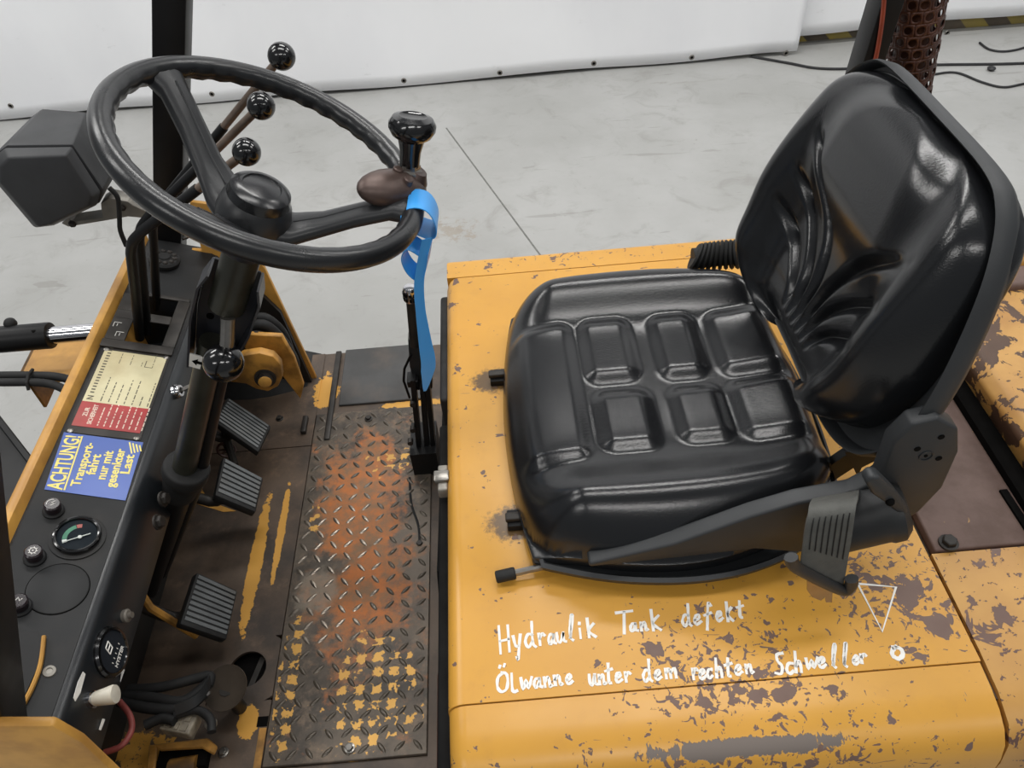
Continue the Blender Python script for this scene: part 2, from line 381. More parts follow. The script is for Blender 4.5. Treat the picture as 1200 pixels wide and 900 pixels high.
WORLD_AT = {}
def empty(name, parent=None, label=None, cat=None, loc=(0, 0, 0), kind=None, group=None):
    o = bpy.data.objects.new(name, None); COL.objects.link(o); o.location = loc; o.empty_display_size = 0.05
    if parent is not None: par(o, parent)
    if label: o['label'] = label
    if cat: o['category'] = cat
    if kind: o['kind'] = kind
    if group: o['group'] = group
    return o
def par(o, p):
    o.parent = p
    o.matrix_parent_inverse = Matrix.Translation(-WORLD_AT.get(p.name, V(0, 0, 0)))
TILT = [False]
THD = math.atan(0.33); DPX = -0.715       # the dash face slopes down towards the driver about the line x = DPX
TM = Matrix.Translation((DPX, 0, 0)) @ Matrix.Rotation(THD, 4, 'Y') @ Matrix.Translation((-DPX, 0, 0))
def ray_plane(u, v, o, n):
    p = at(u, v, z=0.0); c = V(0, 0, CAMZ); d = p - c; n = V(n)
    return c + d * ((V(o) - c).dot(n) / d.dot(n))
def atd(u, v, z=0.0):
    p = TM.inverted() @ ray_plane(u, v, (DPX, 0, 0), (math.sin(THD), 0, math.cos(THD)))
    return V(p.x, p.y, z)
def link(name, me, parent=None, label=None, kind=None, sub=0):
    if TILT[0]: me.transform(TM)
    o = bpy.data.objects.new(name, me); COL.objects.link(o)
    if parent is not None: par(o, parent)
    if sub:
        md = o.modifiers.new('smooth', 'SUBSURF'); md.levels = sub; md.render_levels = sub
    if label: o['label'] = label
    if kind: o['kind'] = kind
    return o
def tag(o, label, cat, group=None, kind=None):
    o['label'] = label; o['category'] = cat
    if group: o['group'] = group
    if kind: o['kind'] = kind
    return o
def copy_obj(o, parent, mw):
    c = o.copy(); COL.objects.link(c); par(c, parent); c.matrix_basis = mw; return c
def smoothpath(pts, n=8):
    pts = [V(p) for p in pts]; out = []
    for i in range(len(pts) - 1):
        p0, p1, p2, p3 = pts[max(i - 1, 0)], pts[i], pts[i + 1], pts[min(i + 2, len(pts) - 1)]
        for k in range(n):
            t = k / n
            out.append(0.5 * ((2 * p1) + (p2 - p0) * t + (2 * p0 - 5 * p1 + 4 * p2 - p3) * t * t + (3 * p1 - p0 - 3 * p2 + p3) * t ** 3))
    return out + [pts[-1]]
def text(body, size, loc, mat, parent, name='lettering', X=(0, 1, 0), Y=(-1, 0, 0), depth=0.0003, bold=0.0, width=None, align='LEFT', sx=1.0):
    cu = bpy.data.curves.new(name, 'FONT'); cu.body = body; cu.size = size; cu.extrude = depth; cu.offset = bold; cu.align_x = align
    cu.resolution_u = 3
    t = bpy.data.objects.new('tmp', cu); COL.objects.link(t)
    dg = bpy.context.evaluated_depsgraph_get(); dg.update()
    me = bpy.data.meshes.new_from_object(t.evaluated_get(dg)); bpy.data.objects.remove(t); bpy.data.curves.remove(cu)
    if width:
        xs = [v.co.x for v in me.vertices]; sx = width / (max(xs) - min(xs))
    X, Y = V(X).normalized(), V(Y).normalized(); Z = X.cross(Y)
    mt = Matrix([[X[i] * sx, Y[i], Z[i], loc[i]] for i in range(3)] + [[0, 0, 0, 1]])
    me.transform(mt); me.materials.clear(); me.materials.append(MT[mat]); me.name = name
    return link(name, me, parent)
def ribbon(path, widthvecs, thick):
    """a strap: centre path, half-width vectors, thickness"""
    pts = [V(p) for p in path]; ws = [V(w) for w in widthvecs]; vs = []; fs = []; n = len(pts)
    for i, p in enumerate(pts):
        t = (pts[min(i + 1, n - 1)] - pts[max(i - 1, 0)]).normalized(); nn = t.cross(ws[i]).normalized() * thick / 2
        vs += [p - ws[i] - nn, p + ws[i] - nn, p + ws[i] + nn, p - ws[i] + nn]
    for i in range(n - 1):
        for k in range(4):
            k2 = (k + 1) % 4; fs.append((i * 4 + k, i * 4 + k2, i * 4 + 4 + k2, i * 4 + 4 + k))
    fs += [(3, 2, 1, 0), tuple((n - 1) * 4 + k for k in range(4))]
    return MB().add(vs, fs)

# ------------------------------------------------------------------ the hall
random.seed(4)
fl = MB().box((-9, -7, GROUND - 0.1), (10, 6.5, GROUND)).build('floor', 'concrete'); fl['kind'] = 'structure'
fl['label'] = 'grey mottled concrete hall floor'
def joint(p, q, w=0.006):
    p, q = V(p), V(q); p.z = q.z = GROUND + 0.0006
    MB().bar(p, q, w, 0.0012).build('joint', 'joint', fl)
j0, j1 = at(523, 150, z=GROUND), at(628, 292, z=GROUND)
dj = (j0 - j1).normalized(); joint(j1 - dj * 3.0, j0, 0.007)
joint((-6, 1.2, 0), (8, 1.2, 0), 0.007)
wl = MB().box((-9, 4.62, GROUND), (10, 4.75, 3.2)).build('wall_back', 'wall'); wl['kind'] = 'structure'; wl['label'] = 'grey hall wall behind the white tarpaulins'
bb = MB().box((-9, 4.57, GROUND), (10, 4.617, GROUND + 0.10)).build('baseboard_back', 'wood'); bb['kind'] = 'structure'; bb['label'] = 'low base board with hazard tape below the tarpaulins'
MB().box((-9, 4.50, GROUND), (10, 4.568, GROUND + 0.085)).build('hazard_tape', 'hazard', bb)

def tarpaulin(x0, x1, y, zb0, zb1, ztop, label, eyelets, phase):
    nx, nz = 220, 60; vs = []; fs = []
    def sheet_y(x, z, t): return y + 0.020 * math.sin(x * 2.3 + phase + t * 3) * (0.25 + t) + 0.004 * math.sin(x * 7 + z * 3) + 0.010 * math.sin(z * 6 + x * 1.3) * min(1, t * 5)
    for j in range(nz + 1):
        for i in range(nx + 1):
            s, t = i / nx, j / nz; x = x0 + (x1 - x0) * s
            zb = zb0 + (zb1 - zb0) * s + 0.006 * math.sin(x * 5 + phase)
            z = zb + (ztop - zb) * t
            vs.append((x, sheet_y(x, z, t), z))
    for j in range(nz):
        for i in range(nx):
            a = j * (nx + 1) + i; fs.append((a, a + 1, a + nx + 2, a + nx + 1))
    root = empty('tarpaulin', None, label, 'tarpaulin', (0, 0, 0), group='white tarpaulins along the hall wall')
    sh = MB().add(vs, fs).build('sheet', 'tarp', root, smooth=80)
    md = sh.modifiers.new('thick', 'SOLIDIFY'); md.thickness = 0.003
    for (ex, ez) in eyelets:
        c = V(ex, sheet_y(ex, ez, (ez - zb0) / (ztop - zb0)) - 0.004, ez)
        e = MB()
        e.tube([c + V(math.cos(q) * 0.011, 0, math.sin(q) * 0.011) for q in [2 * math.pi * k / 14 for k in range(14)]], 0.004, 6, True).build('eyelet', 'steel', root)
        MB().cyl(c + V(0, 0.006, 0), c + V(0, -0.0012, 0), 0.009, n=14).build('eyelet_hole', 'void', root)
ey = [(10, 127), (247, 113), (360, 105), (473, 97), (586, 88), (697, 78), (812, 70), (923, 65)]
pts = [at(u, v, y=4.30) for u, v in ey]
tarpaulin(-5.5, at(934, 60, y=4.33).x, 4.335, GROUND + 0.012, GROUND + 0.02, 3.0, 'long white tarpaulin ending at the overlapped seam behind the seat', [(p.x, p.z) for p in pts], 0.0)
p2 = [at(1114, 42, y=4.39)]
tarpaulin(at(905, 60, y=4.42).x, 7.5, 4.43, GROUND + 0.07, GROUND + 0.115, 3.0, 'short white tarpaulin hanging higher above the hazard tape behind the rear post', [(p.x, p.z) for p in p2] + [(p2[0].x + 1.1, p2[0].z + 0.01)], 1.7)
def floor_cable(pix, r, label):
    o = MB().tube(smoothpath([at(u, v, z=GROUND + r) for u, v in pix], 8), r, 8).build('floor_cable', 'cable')
    tag(o, label, 'cable', 'cables on the hall floor')
floor_cable([(880, 66), (925, 74), (960, 80), (1010, 80), (1090, 76), (1200, 74), (1300, 66)], 0.007, 'long black cable running straight along the tarpaulin foot')
floor_cable([(1060, 95), (1090, 88), (1120, 85), (1150, 96), (1175, 102), (1200, 98), (1260, 84)], 0.006, 'thin wavy black cable lying loose at the hall floor edge')
floor_cable([(1148, 50), (1160, 58), (1180, 60), (1205, 54), (1230, 40)], 0.006, 'short pale cable end curling out below the higher tarpaulin')
tag(MB().sphere(at(1162, 80, z=GROUND + 0.012), 0.022, 10, 6, (1, 1, 0.5)).build('plastic_debris', 'cable'), 'small dark plastic cap on the floor beside the cables', 'debris')

# ------------------------------------------------------------------ the forklift
FK = empty('forklift', None, 'worn yellow forklift truck with black seat, steering wheel and open operator cabin', 'forklift', (0, 0.81, GROUND))
WORLD_AT['forklift'] = V(0, 0.81, GROUND)

# body below the cabin
MB().box((-0.74, 0.30, -0.86), (1.2, 1.40, -0.445)).build('chassis', 'yellowdirty', FK, 0.02)
for wx, r, yy in ((-0.62, 0.33, 0.20), (-0.62, 0.33, 1.42), (0.98, 0.26, 0.26), (0.98, 0.26, 1.36)):
    w = MB().lathe([(0.12, -0.085), (r - 0.03, -0.09), (r, -0.06), (r, 0.06), (r - 0.03, 0.09), (0.12, 0.085)], (wx, yy, GROUND + r), (0, 1, 0), 40).build('tyre', 'rubber', FK)
    MB().lathe([(0.02, -0.06), (0.125, -0.07), (0.125, 0.07), (0.02, 0.06)], (wx, yy, GROUND + r), (0, 1, 0), 28).build('wheel_rim', 'yellowdirty', w)

# engine hood
hood = empty('engine_hood', FK, 'yellow sheet metal hood with flaked paint and white handwriting')
XL, XR = -0.106, 0.509
def longx(e): return abs(e.verts[0].co.y - e.verts[1].co.y) > 0.3 or abs(e.verts[0].co.z - e.verts[1].co.z) > 0.1
tp = MB().box((XL, 0.3848, -0.30), (XR, 1.181, 0)).build('hood_top', 'hood', hood, 0.022, 5, edges=lambda e: e.verts[0].co.z > -0.01 and e.verts[1].co.z > -0.01 and e.verts[0].co.x < 0 and e.verts[1].co.x < 0 or (abs(e.verts[0].co.z - e.verts[1].co.z) > 0.1 and e.verts[0].co.x < 0 and e.verts[0].co.y > 1))
prof = [(0.3835, -0.0018), (0.355, -0.0040), (0.332, -0.009), (0.314, -0.018), (0.302, -0.032), (0.295, -0.054), (0.291, -0.09), (0.288, -0.34), (0.3835, -0.34)]
MB().prism([(XL + 0.001, y, z) for y, z in prof], (XR - XL - 0.002, 0, 0)).build('hood_side', 'hood', hood, 0.022, 5, edges=lambda e: len(e.link_faces) == 2 and min(f.normal.x for f in e.link_faces) < -0.9 and max(e.verts[0].co.y, e.verts[1].co.y) < 0.39 and max(v.co.z for v in e.verts) > -0.33 and not (min(v.co.y for v in e.verts) > 0.38), smooth=50)
MB().box((XL + 0.002, 1.1845, -0.30), (XR + 0.01, 1.245, -0.001)).build('hood_frame', 'hood', hood, 0.018, 5, edges=lambda e: (min(v.co.z for v in e.verts) > -0.01 and min(v.co.y for v in e.verts) > 1.2) or (abs(e.verts[0].co.z - e.verts[1].co.z) > 0.1 and e.verts[0].co.x < 0 and e.verts[0].co.y > 1.2))
MB().box((XL + 0.03, 0.345, -0.44), (XR, 1.22, -0.02)).build('hood_core', 'inside', hood)
# black side panel and seal below the hood edge
MB().box((XL - 0.016, 0.26, -0.42), (XL + 0.005, 0.86, -0.045)).build('seal_panel', 'softblack', hood, 0.005)
MB().box((XL - 0.014, 0.90, -0.40), (XL + 0.004, 1.17, -0.03)).build('seal_panel', 'rubber', hood, 0.006)
pp = [V(XL - 0.05, 0.60, -0.42), V(XL - 0.05, 0.98, -0.42), V(XL - 0.02, 0.98, -0.12), V(XL - 0.02, 0.60, -0.06)]
MB().prism(pp, (0.01, 0, 0)).build('side_guard', 'softblack', hood)
MB().box((XL - 0.020, 0.30, -0.42), (XL - 0.001, 0.46, -0.07)).build('rusted_side', 'rustbrown', hood, 0.004)
lt = empty('hood_latch', FK)
MB().box((XL - 0.014, 0.705, -0.035), (XL + 0.001, 0.752, -0.014)).build('latch_plate', 'greysteel', lt, 0.003)
MB().box((XL - 0.020, 0.718, -0.02), (XL + 0.004, 0.738, -0.008)).build('latch_tab', 'steel', lt, 0.003)

# rear deck and counterweight
rd = empty('rear_deck', FK, 'rusty rear deck with brown bolted cover plate')
dprof = [(0.527, 0.0), (0.40, -0.001), (0.350, -0.005), (0.318, -0.016), (0.303, -0.036), (0.296, -0.07), (0.292, -0.34), (0.527, -0.34)]
MB().prism([(XR + 0.005, y, z) for y, z in dprof], (0.6, 0, 0)).build('deck_panel', 'deck', rd, smooth=50)
MB().box((XR + 0.003, 0.345, -0.34), (XR + 0.62, 1.075, -0.012)).build('deck_frame', 'cabfloor', rd)
MB().box((XR + 0.010, 0.5295, -0.02), (1.1, 1.07, 0.003)).build('cover_plate', 'brown', rd, 0.003)
def bolt(p, r, h, name='bolt', mat='dirtysteel', parent=FK, ax=(0, 0, 1)):
    b = MB().lathe([(r * 1.35, 0), (r * 1.35, h * 0.3), (r * 1.3, h * 0.32)], p, ax, 16)
    b.lathe([(r, h * 0.3), (r, h * 0.9), (r * 0.85, h)], p, ax, 6)
    return b.build(name, mat, parent)
bolt(at(1111, 637, z=0.003), 0.009, 0.010, parent=rd)
p, q = at(1175, 575, z=0.004), at(1212, 632, z=0.004)
MB().bar(p, q, 0.010, 0.006).build('cover_slot', 'void', rd)
bolt(at(1196, 578, z=0.003), 0.006, 0.006, parent=rd)
cw = empty('counterweight', FK)
MB().prism([(0.686, 0.45, -0.01), (0.672, 0.45, 0.052), (0.69, 0.45, 0.066), (1.2, 0.45, 0.075), (1.2, 0.45, -0.01)], (0, 0.62, 0)).build('counterweight_top', 'cw', cw, 0.006)
MB().box((0.655, 0.47, 0.0035), (0.684, 1.07, 0.016)).build('counterweight_gap', 'void', cw)
MB().box((0.78, 0.99, 0.05), (1.3, 1.075, 0.090)).build('counterweight_block', 'yellow', cw, 0.015)
MB().box((0.72, 0.94, 0.04), (1.3, 0.99, 0.080)).build('counterweight_step', 'brown', cw, 0.008)

# handwriting on the hood
L = {'H': [[(0, 1), (.05, 0)], [(.75, 1), (.8, .05)], [(.05, .45), (.78, .5)]],
     'y': [[(0, .55), (.2, .1), (.5, .12)], [(.65, .6), (.5, .1), (.35, -.5), (.25, -.4)]],
     'd': [[(.6, .5), (.25, .55), (.0, .25), (.25, .0), (.6, .25)], [(.6, 1.05), (.62, .2), (.85, .0)]],
     'r': [[(0, .55), (.1, 0)], [(.08, .3), (.35, .55), (.6, .45)]],
     'a': [[(.6, .5), (.2, .5), (0, .2), (.25, .0), (.6, .4)], [(.6, .5), (.62, .1), (.85, .02)]],
     'e': [[(.05, .25), (.5, .35), (.45, .55), (.15, .5), (.02, .2), (.25, .0), (.7, .15)]],
     'u': [[(0, .55), (.05, .1), (.3, .02), (.55, .5)], [(.58, .55), (.62, .08), (.8, .02)]],
     'l': [[(.05, .1), (.35, 1.0), (.2, 1.1), (.05, .5), (.08, .1), (.3, -.02)]],
     'L': [[(.05, .85), (.08, .02), (.6, .0)]],
     'i': [[(.1, .5), (.2, 0)], [(.08, .75), (.1, .82)]],
     'k': [[(0, 1), (.12, 0)], [(.55, .7), (.1, .35), (.7, .0)]],
     'T': [[(0, .95), (1.0, .98)], [(.5, .95), (.45, 0)]],
     'n': [[(0, .55), (.08, 0)], [(.08, .3), (.35, .55), (.5, .4), (.55, .0), (.75, .05)]],
     'm': [[(0, .55), (.06, 0)], [(.06, .35), (.25, .55), (.36, .0)], [(.36, .35), (.6, .55), (.7, .0)]],
     'f': [[(.6, .9), (.4, 1.05), (.3, .6), (.2, -.25)], [(0, .45), (.6, .55)]],
     't': [[(.3, .95), (.3, .1), (.5, 0)], [(0, .6), (.65, .68)]],
     'O': [[(.5, .9), (.1, .7), (.02, .25), (.3, 0), (.7, .1), (.85, .5), (.75, .85), (.4, .92)], [(.25, 1.18), (.3, 1.26)], [(.6, 1.22), (.66, 1.32)]],
     'w': [[(0, .55), (.15, .0), (.4, .45), (.55, .02), (.85, .55)]],
     'S': [[(.75, .95), (.2, .9), (.25, .6), (.65, .35), (.55, .0), (.0, .05)]],
     'c': [[(.6, .5), (.2, .5), (.02, .2), (.3, .0), (.65, .12)]],
     'h': [[(.05, 1), (.08, 0)], [(.08, .3), (.4, .55), (.55, .3), (.6, .0)]]}
hw = [  # (character, left pixel, baseline pixel, width, x-height unit) on the photograph, laid on the hood plane
    ('H', 586, 766, 14, 32), ('y', 602, 760, 13, 26), ('d', 616, 759, 14, 28), ('r', 632, 756, 11, 24), ('a', 643, 755, 10, 22), ('u', 653, 753, 13, 20),
    ('l', 668, 750, 12, 26), ('i', 679, 748, 8, 22), ('k', 689, 747, 13, 22),
    ('T', 723, 743, 19, 26), ('a', 739, 740, 10, 17), ('n', 751, 739, 11, 17), ('k', 764, 739, 15, 24),
    ('d', 800, 734, 12, 24), ('e', 814, 732, 11, 20), ('f', 826, 732, 13, 24), ('e', 840, 728, 10, 20), ('k', 852, 728, 10, 22), ('t', 864, 724, 11, 20),
    ('O', 583, 811, 15, 24), ('L', 600, 810, 10, 24), ('w', 611, 808, 15, 24), ('a', 626, 806, 11, 20), ('n', 638, 805, 12, 20), ('n', 650, 803, 12, 20), ('e', 664, 802, 10, 20),
    ('u', 691, 803, 11, 22), ('n', 702, 802, 11, 20), ('t', 710, 801, 12, 24), ('e', 722, 800, 10, 20), ('r', 733, 799, 10, 20),
    ('d', 754, 799, 12, 24), ('e', 768, 797, 10, 20), ('m', 780, 795, 18, 20),
    ('r', 812, 796, 10, 22), ('e', 820, 796, 10, 20), ('c', 829, 795, 9, 20), ('h', 839, 794, 12, 22), ('t', 850, 793, 12, 22), ('e', 862, 791, 11, 20), ('n', 874, 789, 12, 18),
    ('S', 909, 790, 12, 25), ('c', 922, 790, 12, 24), ('h', 932, 788, 12, 24), ('w', 945, 784, 16, 22), ('e', 960, 783, 11, 22), ('l', 976, 782, 11, 24), ('l', 989, 781, 11, 24), ('e', 1000, 779, 10, 18), ('r', 1009, 777, 10, 18)]
def stroke(pix, w=0.0034, z=0.0004, closed=False):
    pts = [at(u, v, z=z) for u, v in pix]
    if len(pts) > 2 and not closed: pts = smoothpath(pts, 4)
    if closed: pts = pts + [pts[0]]
    mb = MB(); n = len(pts); ws = []
    for i in range(n):
        t = (pts[min(i + 1, n - 1)] - pts[max(i - 1, 0)]); t.z = 0; t.normalize()
        ws.append(V(-t.y, t.x, 0) * (w / 2) * (0.8 + 0.4 * random.random()))
    e = (pts[-1] - pts[-2]).normalized() * w * 0.4
    pts[-1] = pts[-1] + e; pts[0] = pts[0] - (pts[1] - pts[0]).normalized() * w * 0.4
    return ribbon(pts, ws, 0.0007)
groups = [9, 13, 19, 26, 31, 34, 41, 50]; start = 0
for gend in groups:
    mb = MB()
    for ch, u, v, w, h in hw[start:gend]:
        for st in L[ch]:
            pix = [(u + a * w + b * h * -0.05, v - b * h - a * w * 0.085) for a, b in st]
            r = stroke(pix); mb.add(r.v, r.f)
    mb.build('handwritten_word', 'white', hood, kind='stuff'); start = gend
a = MB(); r = stroke([(1005, 684), (1050, 688), (1034, 740)], 0.0030, closed=True); a.add(r.v, r.f); a.build('chalk_triangle', 'white', hood)
a = MB(); r = stroke([(1047, 759), (1055, 760), (1058, 767), (1053, 772), (1046, 768), (1046, 762), (1050, 758)], 0.005); a.add(r.v, r.f); a.build('painted_ring', 'white', hood)

# ------------------------------------------------------------------ operator seat
seat = empty('operator_seat', FK, 'black vinyl operator seat with embossed cushion and moulded backrest')
SX0, SX1, SYC = -0.012, 0.412, 0.785
def sstep(x): x = np.clip(x, 0, 1); return x * x * (3 - 2 * x)
def cushion_mesh():
    n = 150
    g = np.linspace(-1, 1, n + 1); A, B = np.meshgrid(g, g, indexing='ij')
    k = 0.42
    Ax = A * np.sqrt(1 - k * B * B / 2) ; By = B * np.sqrt(1 - k * A * A / 2)
    sc = 1 / math.sqrt(1 - 0.0)
    cx, hx = (SX0 + SX1) / 2, (SX1 - SX0) / 2
    hy = np.interp(A, [-1, -0.6, 0.0, 0.4, 0.7, 1.0], [0.262, 0.268, 0.270, 0.264, 0.250, 0.226])
    hy = sum(np.interp(A + da, [-1, -0.6, 0.0, 0.4, 0.7, 1.0], [0.262, 0.268, 0.270, 0.264, 0.250, 0.226]) for da in np.linspace(-0.2, 0.2, 9)) / 9
    X = cx + hx * Ax * 1.02; Y = SYC + hy * By
    e = np.maximum(np.abs(A), np.abs(B)); e = (np.abs(A) ** 10 + np.abs(B) ** 10) ** 0.1
    e = np.clip(e, 0, 1)
    Z = np.full_like(X, 0.088)
    t = (Y - SYC) / 0.26 * (0.262 / hy) ** 0.5
    Z += 0.036 * np.exp(-((np.abs(t) - 0.78) / 0.20) ** 2) * sstep((X + 0.01) / 0.09)
    Z += 0.010 * sstep((X - 0.30) / 0.12)
    Z -= 0.010 * np.exp(-((X - 0.0) / 0.05) ** 2)
    pads = [(0.010, 0.094, 0.655, 0.918), (0.110, 0.182, 0.796, 0.918), (0.115, 0.188, 0.664, 0.770), (0.216, 0.280, 0.792, 0.916), (0.219, 0.286, 0.668, 0.766), (0.302, 0.395, 0.790, 0.914), (0.302, 0.395, 0.664, 0.768)]
    H = np.zeros_like(X)
    for x0, x1, y0, y1 in pads:
        dx = np.abs(X - (x0 + x1) / 2) - (x1 - x0) / 2 + 0.018; dy = np.abs(Y - (y0 + y1) / 2) - (y1 - y0) / 2 + 0.018
        d = np.hypot(np.maximum(dx, 0), np.maximum(dy, 0)) + np.minimum(np.maximum(dx, dy), 0) - 0.018
        H = np.maximum(H, sstep(-d / 0.028 + 0.42) * 0.0100)
    Z += H
    roll = np.clip((e - 0.76) / 0.24, 0, 1)
    Z -= 0.052 * (1 - np.sqrt(np.clip(1 - roll ** 2.2, 0, 1)))
    verts = [tuple(p) for p in np.stack([X, Y, Z], -1).reshape(-1, 3)]
    N1 = n + 1; faces = [(i * N1 + j, (i + 1) * N1 + j, (i + 1) * N1 + j + 1, i * N1 + j + 1) for i in range(n) for j in range(n)]
    ring = [(i, 0) for i in range(n)] + [(n, j) for j in range(n)] + [(n - i, n) for i in range(n)] + [(0, n - j) for j in range(n)]
    prev = [i * N1 + j for i, j in ring]
    for dz, ins in ((0.0, 1.0), (-0.008, 1.004), (-0.016, 1.000), (-0.023, 0.985), (-0.026, 0.94)):
        cur = []
        for i, j in ring:
            x, y, z = verts[i * N1 + j]
            cur.append(len(verts)); verts.append((cx + (x - cx) * ins, SYC + (y - SYC) * ins, z + dz))
        m = len(ring)
        faces += [(prev[q], cur[q], cur[(q + 1) % m], prev[(q + 1) % m]) for q in range(m)]
        prev = cur
    faces.append(tuple(prev))
    return verts, faces, [verts[q] for q in prev]
cv, cf, cring = cushion_mesh()
MB().add(cv, cf).build('seat_cushion', 'vinyl', seat, smooth=80)
# pan with raised lip
def pan_ring(scale, z): 
    cx = (SX0 + SX1) / 2
    return [V(cx + 0.014 + (x - cx) * (scale - 0.03), SYC - 0.004 + (y - SYC) * scale, z) for x, y, _ in cring[::6]]
rings = [pan_ring(0.90, 0.006), pan_ring(1.05, 0.010), pan_ring(1.105, 0.020), pan_ring(1.115, 0.030), pan_ring(1.095, 0.033), pan_ring(1.07, 0.026)]
mb = MB(); m = len(rings[0])
mb.add([p for r in rings for p in r], [(i * m + k, i * m + (k + 1) % m, (i + 1) * m + (k + 1) % m, (i + 1) * m + k) for i in range(5) for k in range(m)] + [tuple(range(m))] + [tuple(5 * m + k for k in range(m))])
mb.build('seat_pan', 'shell', seat, smooth=60)
for yy in (0.628, 0.905):
    x0 = -0.034 if yy > 0.7 else -0.022
    MB().box((x0, yy - 0.014, 0.0003), (0.40, yy + 0.014, 0.012)).build('seat_rail', 'blackpaint', seat, 0.002)
    MB().box((x0 - 0.002, yy - 0.008, 0.012), (x0 + 0.05, yy + 0.004, 0.020)).build('rail_clip', 'dirtysteel', seat, 0.002)
p0, p1 = at(588, 675, z=0.012), at(668, 657, z=0.018)
MB().tube([p0, p1, p1 + V(0.1, 0.05, 0)], 0.0045, 8).build('slide_lever', 'steel', seat)
MB().tube([p0 - (p1 - p0).normalized() * 0.008, p0 + (p1 - p0).normalized() * 0.018], 0.0085, 10).build('lever_grip', 'rubber', seat, 0.003, 2)
MB().bar(at(740, 655, z=0.010), at(786, 647, z=0.012), 0.006, 0.004).build('metal_tab', 'greysteel', seat)

# backrest
BC = V(0.391, 0.770, 0.115); BU = V(0.255, 0, 0.967).normalized(); BW = V(0, 1, 0); BN = V(-BU.z, 0, BU.x)
OUT_H = [0.024, 0.030, 0.042, 0.060, 0.085, 0.125, 0.165, 0.21, 0.26, 0.300, 0.328, 0.347, 0.359, 0.365]
OUT_W = [0.075, 0.110, 0.142, 0.168, 0.189, 0.206, 0.213, 0.213, 0.208, 0.199, 0.186, 0.164, 0.130, 0.085]
_sp = smoothpath([V(w, h, 0) for w, h in zip(OUT_W, OUT_H)], 10)
OUT_HS, OUT_WS = [p.y for p in _sp], [p.x for p in _sp]
def seg_dist(W, Hh, pl):
    best = np.full(W.shape, 9.0)
    for (a, b), (c, d) in zip(pl[:-1], pl[1:]):
        vx, vy = c - a, d - b; t = np.clip(((W - a) * vx + (Hh - b) * vy) / (vx * vx + vy * vy), 0, 1)
        best = np.minimum(best, np.hypot(W - a - t * vx, Hh - b - t * vy))
    return best
